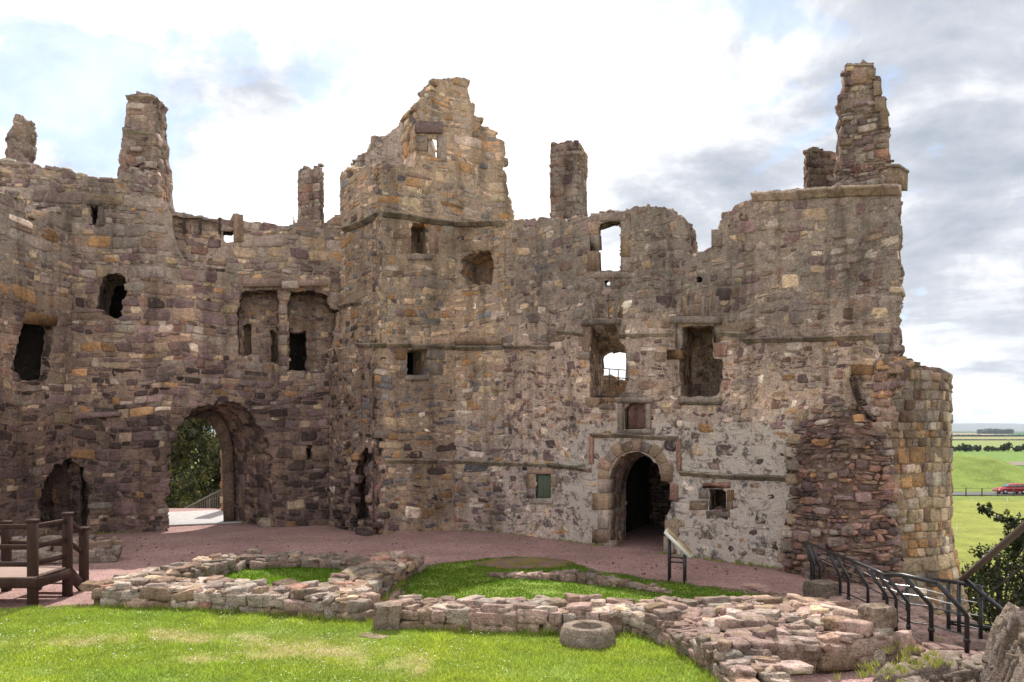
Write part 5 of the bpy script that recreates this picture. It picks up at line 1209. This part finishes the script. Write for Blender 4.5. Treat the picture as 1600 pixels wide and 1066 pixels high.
# ------------------------------------------------------------------ railings
rl = empty('stair_railing', (6.2, 14, 0), 'black steel railing with cranked posts and sloping handrail beside the paved path', 'railing')
posts = [(6.13, 16.3), (6.13, 16.15), (6.15, 15.9), (6.10, 14.8), (6.15, 14.55), (6.17, 13.8), (6.1, 12.95), (6.2, 12.85), (6.2, 12.45), (6.45, 12.25), (6.64, 11.62)]
heads = []
for k, (x, y) in enumerate(posts):
    mb = MB(); ln_ = .12 + .03 * k if k < 9 else .44; hv = .62; top = np.array([x - ln_, y, 1.03 if k < 9 else 1.07]); heads.append(top)
    r = .028 if k < 9 else .036; mb.tube([(x, y, -.05), (x, y, hv - .05), (x - .02, y, hv), tuple(top)], r, 8); mb.tube([(x, y, .2), (x, y, .26)], r * 1.35, 8); mb.build('post', M['steel'], rl)
hd = [np.array(at(1256, 852, 16.6))] + heads[1:9:2] + [heads[8]]
mb = MB(); mb.tube([tuple(p) for p in hd], .03, 8); mb.tube([tuple(heads[8]), tuple(heads[9]), tuple(heads[10])], .034, 8); mb.build('handrail', M['steel'], rl)
for z in (.30, .58): 
    mb = MB(); mb.tube([(x - .0, y, z) for x, y in posts], .011, 6); mb.build('mid_rail', M['steel'], rl)
for z in (.74, .89):
    mb = MB(); mb.tube([(p[0] * (1 - (z - .6) / .45) + h_[0] * ((z - .6) / .45), p[1], z) for p, h_ in zip([np.array(q) for q in posts], heads)], .007, 6); mb.build('wire', M['wire'], rl)
r2 = empty('path_railing', (7.2, 13.5, 0), 'black railing with bright wires on the far side of the paved path', 'railing')
pp = [(7.1, 15.2, .58), (7.1, 14.3, .66), (7.1, 12.95, .84), (7.16, 12.75, .85), (7.3, 12.4, .86)]
for x, y, z in pp: mb = MB(); mb.tube([(x, y, -.35), (x, y, z)], .032, 8); mb.build('post', M['steel'], r2)
mb = MB(); mb.tube([(x, y, z + .0) for x, y, z in pp], .03, 8); mb.build('handrail', M['steel'], r2)
for dz in (.26, .46, .66): mb = MB(); mb.tube([(x, y, z - dz) for x, y, z in pp], .007, 6); mb.build('wire', M['wire'], r2)
mb = MB(); mb.bar((7.1, 12.9, .18), (7.9, 12.0, .20), .05, .07); mb.build('bottom_rail', M['steel'], r2)
r6 = empty('rising_handrail', (7.15, 12.5, 0), 'thick dark handrail rising steeply out of frame at the right edge', 'handrail')
mb = MB(); mb.bar((7.15, 12.65, .92), (5.95, 8.6, 2.62), .10, .05, bev=.01); mb.build('handrail', M['greyrail'], r6)
mb = MB(); mb.bar((7.18, 12.6, .93), (7.45, 11.95, .52), .06, .06, bev=.008); mb.build('brace', M['steel'], r6)
mb = MB(); mb.tube([(7.15, 12.5, .45), (6.0, 8.7, 2.15)], .012, 6); mb.build('wire', M['steel'], r6)
mb = MB(); mb.tube([(6.12, 9.2, 1.0), (6.12, 9.2, 2.35)], .03, 8); mb.build('post', M['steel'], r6)

# ------------------------------------------------------------------ information sign
sg = empty('information_sign', (3.6, 17.3, 0), 'slanted information board with pale frame on black metal legs, before the arched doorway', 'sign')
legs = [((3.383, 17.18), 1.02), ((3.528, 17.77), 1.02), ((3.68, 17.03), .64), ((3.80, 17.45), .62)]
for (x, y), z in legs: mb = MB(); mb.bar((x, y, -.05), (x, y, z), .045, .045, bev=.005); mb.build('leg', M['steel'], sg)
for z in (.46, .56):
    mb = MB()
    mb.bar((3.383, 17.18, z), (3.68, 17.03, z), .03, .03); mb.build('crossbar', M['steel'], sg)
A = np.array((3.30, 17.12, 1.12)); B = np.array((3.80, 16.92, .60)); wv = np.array((.165, .66, .0)); s_ = (B - A); nn = np.cross(s_, wv); nn /= np.linalg.norm(nn); nn *= np.sign(nn[2])
def slab(name, a, b, w1, w2, t0, t1, mt, parent, col=(1, 1, 1)):
    c = [A + s_ * a + wv * w1, A + s_ * b + wv * w1, A + s_ * b + wv * w2, A + s_ * a + wv * w2]; V = [p + nn * t0 for p in c] + [p + nn * t1 for p in c]
    mb = MB(); mb.add(V, [np.array([(3, 2, 1, 0), (4, 5, 6, 7), (0, 1, 5, 4), (1, 2, 6, 5), (2, 3, 7, 6), (3, 0, 4, 7)])], col); return mb.build(name, mt, parent)
slab('frame', 0, 1, 0, 1, -.055, .012, M['white_frame'], sg)
pan = slab('panel', .03, .97, .03, .97, .0121, .016, simple('printed_tan_panel', (.50, .38, .20), .5, .08, 12, col2=(.44, .33, .17)), sg)
for (a, b, c, d, k) in [(.10, .42, .1, .45, (.25, .2, .13)), (.5, .9, .55, .9, (.30, .26, .18)), (.12, .40, .52, .9, (.42, .34, .2))]:
    p = slab('picture', a, b, c, d, .0161, .0185, simple('sign_picture', k, .5, .3, 25), sg)
# ------------------------------------------------------------------ timber platform
wd = empty('timber_platform', (-9.6, 15.4, 0), 'dark stained timber stair landing with posts and rails at the left edge', 'platform')
def wpost(x, y, z0, z1): mb = MB(); mb.box((x, y, (z0 + z1) / 2), (.15, .15, z1 - z0), 0, bev=.015); mb.box((x, y, z1 + .012), (.19, .19, .06), 0, bev=.02); mb.build('post', M['wood'], wd)
def wrail(a, b, w_=.05, h_=.09, nm='rail', mt='wood'): mb = MB(); mb.bar(a, b, w_, h_, bev=.01); mb.build(nm, M[mt], wd)
wpost(-8.92, 14.82, -.05, 1.60); wpost(-8.85, 15.85, -.05, 1.62); wpost(-8.83, 16.42, -.05, 1.26); wpost(-10.35, 16.3, -.05, 1.40); wpost(-10.6, 15.9, .0, 2.1); wpost(-11.2, 14.82, -.05, 1.6)
for z in (1.50, 1.12, .80):
    t = 'top_rail' if z == 1.50 else 'rail'
    wrail((-8.92, 14.82, z), (-11.4, 14.82, z), .06, .09, t); wrail((-8.92, 14.86, z), (-8.85, 15.82, z), .06, .09, t)
wrail((-8.85, 15.85, 1.50), (-8.83, 16.42, 1.16), .06, .09, 'top_rail'); wrail((-8.85, 15.85, 1.10), (-8.83, 16.42, .74)); wrail((-8.86, 15.88, .48), (-8.84, 16.45, .02), .05, .24, 'stringer'); wrail((-9.75, 15.88, .48), (-9.73, 16.45, .02), .05, .24, 'stringer')
for k in range(2): wrail((-9.75, 16.05 + .2 * k, .36 - .17 * k), (-8.88, 16.05 + .2 * k, .36 - .17 * k), .22, .04, 'step', 'deck')
for k in range(8): wrail((-8.84, 14.80 + .142 * k, .565), (-11.6, 14.80 + .142 * k, .565), .132, .035, 'deck_board', 'deck')
wrail((-8.80, 14.74, .46), (-11.6, 14.74, .46), .05, .18, 'beam'); wrail((-8.80, 14.76, .46), (-8.78, 15.86, .46), .05, .18, 'beam'); wrail((-8.9, 15.83, .44), (-11.6, 15.83, .44), .05, .18, 'beam')
# upper flight coming down from the left
wrail((-10.55, 15.95, 1.95), (-12.6, 15.9, 3.1), .07, .09, 'top_rail'); wrail((-10.55, 15.95, 1.45), (-12.6, 15.9, 2.6)); wrail((-10.35, 16.3, 1.0), (-8.9, 16.0, 1.0), .05, .08)
mb = MB(); mb.tube([(-10.5, 15.9, 2.12), (-12.6, 15.85, 3.3)], .022, 8); mb.build('metal_handrail', M['wire'], wd); mb = MB(); mb.tube([(-10.5, 15.9, 1.5), (-12.6, 15.85, 2.65)], .018, 8); mb.build('metal_handrail', M['wire'], wd)
for k in range(6): wrail((-10.75 - .27 * k, 14.85, .74 + .17 * k), (-10.75 - .27 * k, 15.8, .74 + .17 * k), .29, .04, 'step', 'deck')
wrail((-10.6, 15.82, .62), (-12.4, 15.82, 1.75), .05, .22, 'stringer')

# ------------------------------------------------------------------ trees
def tree(name, base, height, blobs, nleaf, lsz, cols, label, seed, trunk_r=.14, group=None, spread=.35, cat='tree', lower=.25, stem=True):
    rng = np.random.RandomState(seed); root = empty(name, base, label, cat, group)
    B = np.array(base, float)
    if stem:
        mb = MB(); top = B + np.array([rng.randn() * .2, rng.randn() * .2, height * .8]); pts = [B + (top - B) * t + rng.randn(3) * [.10, .10, 0] * (t > 0) * height * .05 for t in np.linspace(0, 1, 7)]
        mb.tube([tuple(p) for p in pts], list(np.linspace(trunk_r, trunk_r * .2, 7)), 8)
        for (bx, by, bz, r) in blobs:
            if r < .38:
                mb.tube([tuple(B + np.array([bx, by, bz])), tuple(B + np.array([bx + .35, by, bz - .14]))], .018, 5); continue
            c = B + np.array([bx, by, bz]); t = min(max((bz - height * .15) / (height * .8), .12), .9); st = B + (top - B) * t * .75
            mid = (st + c) / 2 + rng.randn(3) * .12 * height * .1 - np.array([0, 0, .04 * height]); rr0 = trunk_r * (1 - t * .7) * .6
            mb.tube([tuple(st), tuple(mid), tuple(c)], [rr0, rr0 * .6, rr0 * .25], 6)
            for j in range(6):
                v = rng.randn(3); v /= np.linalg.norm(v); v[2] = abs(v[2]) * .6; mb.tube([tuple(mid * .4 + c * .6), tuple(c + v * r * .8)], [rr0 * .35, rr0 * .1], 5)
        mb.build('trunk', M['bark'], root)
    C = []; W_ = np.array([b[3] ** 1.35 for b in blobs]); W_ = W_ / W_.sum()
    ncl = max(6, nleaf // 22); bi = rng.choice(len(blobs), ncl, p=W_)
    v = rng.randn(ncl, 3); v /= np.linalg.norm(v, axis=1, keepdims=True); rad = rng.rand(ncl, 1) ** .45
    bl = np.array(blobs)[bi]; cl = B + bl[:, :3] + v * rad * bl[:, 3:] * np.array([1, 1, .8])
    per = nleaf // ncl; csz = spread * (.6 + .8 * rng.rand(ncl, 1)) * bl[:, 3:] * .55
    P = np.repeat(cl, per, 0) + rng.randn(ncl * per, 3) * np.repeat(csz, per, 0) * .6; n = len(P)
    a = rng.randn(n, 3); a /= np.linalg.norm(a, axis=1, keepdims=True); b = np.cross(a, rng.randn(n, 3)); b /= np.linalg.norm(b, axis=1, keepdims=True)
    s = lsz * (.6 + .8 * rng.rand(n, 1)); V = np.stack([P - a * s, P - b * s * .5, P + a * s, P + b * s * .5], 1).reshape(-1, 3)
    cb = np.array(cols)[rng.randint(len(cols), size=ncl)] * np.exp(rng.randn(ncl, 1) * .25); cv_ = np.repeat(cb, per, 0) * np.exp(rng.randn(n, 1) * .2)
    mk('crown', V, [np.arange(4 * n).reshape(-1, 4)], M['leaf'], root, col=np.repeat(cv_, 4, 0)); return root
OL = [(.115, .11, .035), (.06, .07, .022), (.16, .13, .045), (.04, .05, .018)]
def blobs(rng, n, rx, ry, z0, z1, r): return [(rx * rng.uniform(-1, 1) * (1 - .3 * abs((z - z0) / (z1 - z0) - .4)), ry * rng.uniform(-1, 1), z, r * rng.uniform(.7, 1.25)) for z in np.linspace(z0, z1, n)]
rb = np.random.RandomState(51)
tree('broadleaf_tree', (-17.1, 46, -5.9), 11.5, blobs(rb, 30, 2.0, 2, 4.4, 12.2, 1.25), 22000, .10, OL, 'olive green leafy tree filling the right of the gateway arch', 52, .24)
tree('broadleaf_tree', (-19.8, 46.5, -5.9), 10.5, blobs(rb, 28, 1.8, 2, 4.2, 11.8, 1.2), 20000, .10, OL, 'looser green tree behind the left jamb of the gateway arch', 53, .22)
tree('broadleaf_tree', (-18.5, 43, -5.9), 7.6, blobs(rb, 14, 1.8, 2, 2.6, 6.6, .9), 8000, .09, OL, 'low bush at the left foot of the gateway view', 54, .14)
DK = [(.028, .042, .012), (.045, .055, .018), (.07, .062, .03), (.035, .05, .02)]
hb = [(.3, 0, 4.0, 1.1), (-.7, 0, 4.6, .8), (.9, .4, 5.0, .9), (-1.3, 0, 3.9, .62), (.5, 0, 5.6, .7), (1.6, 0, 5.9, .8), (-.2, .2, 5.2, .55), (1.2, 0, 4.2, 1.1), (-.9, .1, 3.2, .8), (.2, 0, 3.0, 1.1), (1.3, 0, 6.7, .55), (1.0, 0, 6.95, .36), (-.9, 0, 5.2, .5), (-.55, 0, 5.7, .42), (-1.25, 0, 4.8, .5), (-.75, 0, 7.08, .13), (-.55, 0, 7.0, .18), (-.3, 0, 6.88, .2), (.0, 0, 6.75, .26), (.35, 0, 6.62, .34), (.8, 0, 6.5, .5), (.3, 0, 6.2, .4), (.9, 0, 6.1, .5), (1.9, 0, 7.15, .5), (.1, .0, 6.0, .36), (1.6, 0, 3.0, 1.0)]
tree('dark_evergreen', (13.6, 21.8, -5.9), 7.6, hb, 24000, .050, DK, 'dark spiky evergreen below the wall at the right edge', 55, .2, spread=.42)
tree('dark_evergreen', (15.4, 20.6, -5.9), 6.6, blobs(rb, 9, 1.0, 1, 3.2, 6.6, .9), 7000, .055, DK, 'second dark evergreen at the very right edge, behind the rising handrail', 56, .18)
for k in range(13):
    Y = 335 + rb.rand() * 8; px = 1484 + 11.5 * k + rb.randn() * 2; x = (px - 800) / F * Y; hh = 2.2 + 1.6 * rb.rand()
    tree('hedgerow_tree', (x, Y, -5.9), hh, [(0, 0, hh * .6, hh * .5), (1.2 * rb.rand(), 0, hh * .45, hh * .45), (-1.2, 0, hh * .4, hh * .4)], 800, .42, [(.03, .05, .02), (.045, .06, .025)], 'small dark round tree in the hedgerow across the far green field', 60 + k, .1, 'trees of the far hedgerow', stem=False)
mb = MB(); rq = np.random.RandomState(25)
for k in range(46): 
    Y = 1900 + 80 * rq.rand(); px = 1530 + 52 * rq.rand(); rock(mb, ((px - 800) / F * Y, Y, -5 + 5 * rq.rand()), (14, 14, 8 + 7 * rq.rand()), rq.rand() * 3, (.018, .03, .02))
tag(mb.build('far_wood', M['hill']), kind='stuff')
mb = MB(); n = 160
for k in range(n): Y = 705; px = 1470 + k * 1.2; rock(mb, ((px - 800) / F * Y, Y + rq.rand() * 3, -5.8), (2.0, 2, 1.2 + .6 * rq.rand()), rq.rand() * 3, (.03, .045, .02))
for k in range(n): Y = 1105; px = 1470 + k * 1.2; rock(mb, ((px - 800) / F * Y, Y + rq.rand() * 3, -5.2), (5, 3, 2 + 2 * rq.rand()), rq.rand() * 3, (.03, .045, .02))
tag(mb.build('distant_hedges', M['hill']), kind='stuff')
# roadside fence and stakes
fn = empty('roadside_fence', (78, 110.5, -5.9), 'post and wire fence along the road below the grassy bank', 'fence')
for k in range(24):
    x = 52 + 2.2 * k; mb = MB(); mb.bar((x, 110.5, -6.1), (x + .04 * rq.randn(), 110.5, -4.75), .12, .12); mb.build('post', M['bark'], fn)
for z in (-4.85, -5.2): mb = MB(); mb.bar((50, 110.5, z), (106, 110.5, z), .03, .04); mb.build('wire', M['greyrail'], fn)
for k, (px, py, l) in enumerate([(1518, 793, 'thin pale stake in the near field, left of the other by the fence'), (1574, 794, 'thin pale stake in the near field below the red car'), (1495, 842, 'thin pale stake in the near field close to the drum tower')]):
    p = gp(px, py, -5.9); mb = MB(); mb.tube([tuple(p), (p[0], p[1], -4.75)], .03, 6); mb.tube([(p[0], p[1], -4.78), (p[0], p[1], -4.7)], .045, 6); o = mb.build('field_stake', M['white_frame']); tag(o, l, 'stake')
p = gp(1520, 722, -1.2); mb = MB(); bz = -5.9 + 5.0; q = at(1520, 727, 138); mb.tube([tuple(q - np.array([0, 0, 1.0])), tuple(q + np.array([.25, 0, 1.0]))], .1, 6); mb.tube([tuple(q + np.array([.25, 0, 1.0])), tuple(q + np.array([.3, 0, 1.15]))], .07, 6); tag(mb.build('leaning_post', M['bark']), 'short leaning post on the crest of the grassy bank', 'post')

# ------------------------------------------------------------------ red estate car on the road
car = empty('parked_car', (71.2, 113.4, -5.78), 'red estate car on the road beyond the field at the right edge', 'car')
X0, Y0, Z0 = 68.9, 113.4, -5.78
def ext(name, prof, w0, w1, mt, col=(1, 1, 1), taper=None):
    P = np.array(prof, float); n = len(P); V = []
    for sgn in (-1, 1):
        for x, z in P:
            yy = (w1 if taper and z > taper else w0) * sgn; V.append((X0 + x, Y0 + yy, Z0 + z))
    mb = MB(); i = np.arange(n); mb.add(V, [np.stack([i, (i + 1) % n, n + (i + 1) % n, n + i], 1), np.array([i[::-1], n + i])], col); return mb.build(name, mt, car)
arch = lambda cx: [(cx - .34 * math.cos(t), .30 + .36 * math.sin(t)) for t in np.linspace(0, math.pi, 9)]
prof = [(.04, .30)] + arch(.88) + arch(3.48) + [(4.34, .32), (4.40, .55), (4.36, .92), (3.9, .96), (1.25, .92), (.65, .82), (.12, .66), (.0, .5)]
body = ext('body', prof, .86, .86, M['redpaint'])
ext('roof', [(1.25, .921), (1.95, 1.38), (2.3, 1.45), (3.6, 1.44), (4.05, 1.36), (4.34, .93)], .80, .66, M['redpaint'], taper=1.2)
for (a, b, c, d) in [(1.52, 1.98, 2.38, 2.38), (2.46, 2.46, 3.2, 3.2), (3.28, 3.28, 4.1, 3.88)]:
    for sgn in (-1, 1):
        V = [(X0 + a, Y0 + sgn * .815, Z0 + .96), (X0 + c, Y0 + sgn * .815, Z0 + .96), (X0 + d, Y0 + sgn * .70, Z0 + 1.34), (X0 + b, Y0 + sgn * .70, Z0 + 1.34)]; V = V + [(v[0], v[1] + sgn * .02, v[2]) for v in V]
        mb = MB(); mb.add(V, [np.array([(0, 1, 2, 3), (4, 7, 6, 5), (0, 4, 5, 1), (1, 5, 6, 2), (2, 6, 7, 3), (3, 7, 4, 0)])]); mb.build('window', M['glass'], car)
mb = MB(); V = [(X0 + 1.30, Y0 - .68, Z0 + .97), (X0 + 1.30, Y0 + .68, Z0 + .97), (X0 + 1.90, Y0 + .60, Z0 + 1.365), (X0 + 1.90, Y0 - .60, Z0 + 1.365)]; V += [(a - .02, b, c + .02) for a, b, c in V]; mb.add(V, [np.array([(0, 1, 2, 3), (4, 7, 6, 5), (0, 4, 5, 1), (1, 5, 6, 2), (2, 6, 7, 3), (3, 7, 4, 0)])]); mb.build('windscreen', M['glass'], car)
for cx in (.88, 3.48):
    for sgn in (-1, 1):
        mb = MB(); mb.tube([(X0 + cx, Y0 + sgn * .66, Z0 + .31), (X0 + cx, Y0 + sgn * .87, Z0 + .31)], .31, 20); w_ = mb.build('wheel', M['tyre'], car); mb = MB(); mb.tube([(X0 + cx, Y0 + sgn * .86, Z0 + .31), (X0 + cx, Y0 + sgn * .885, Z0 + .31)], .19, 14); mb.build('rim', M['rim'], w_)
for sgn in (-1, 1):
    mb = MB(); mb.box((X0 + .10, Y0 + sgn * .66, Z0 + .60), (.2, .30, .13), 0, bev=.03); mb.build('headlight', M['lamp'], car)
    mb = MB(); mb.box((X0 + 1.62, Y0 + sgn * .93, Z0 + .99), (.12, .16, .12), 0, bev=.03); mb.build('mirror', M['redpaint'], car)
mb = MB(); mb.box((500, 6500, 95), (26000, 13600, 214)); hz = mb.build('haze', M['haze']); tag(hz, kind='stuff')
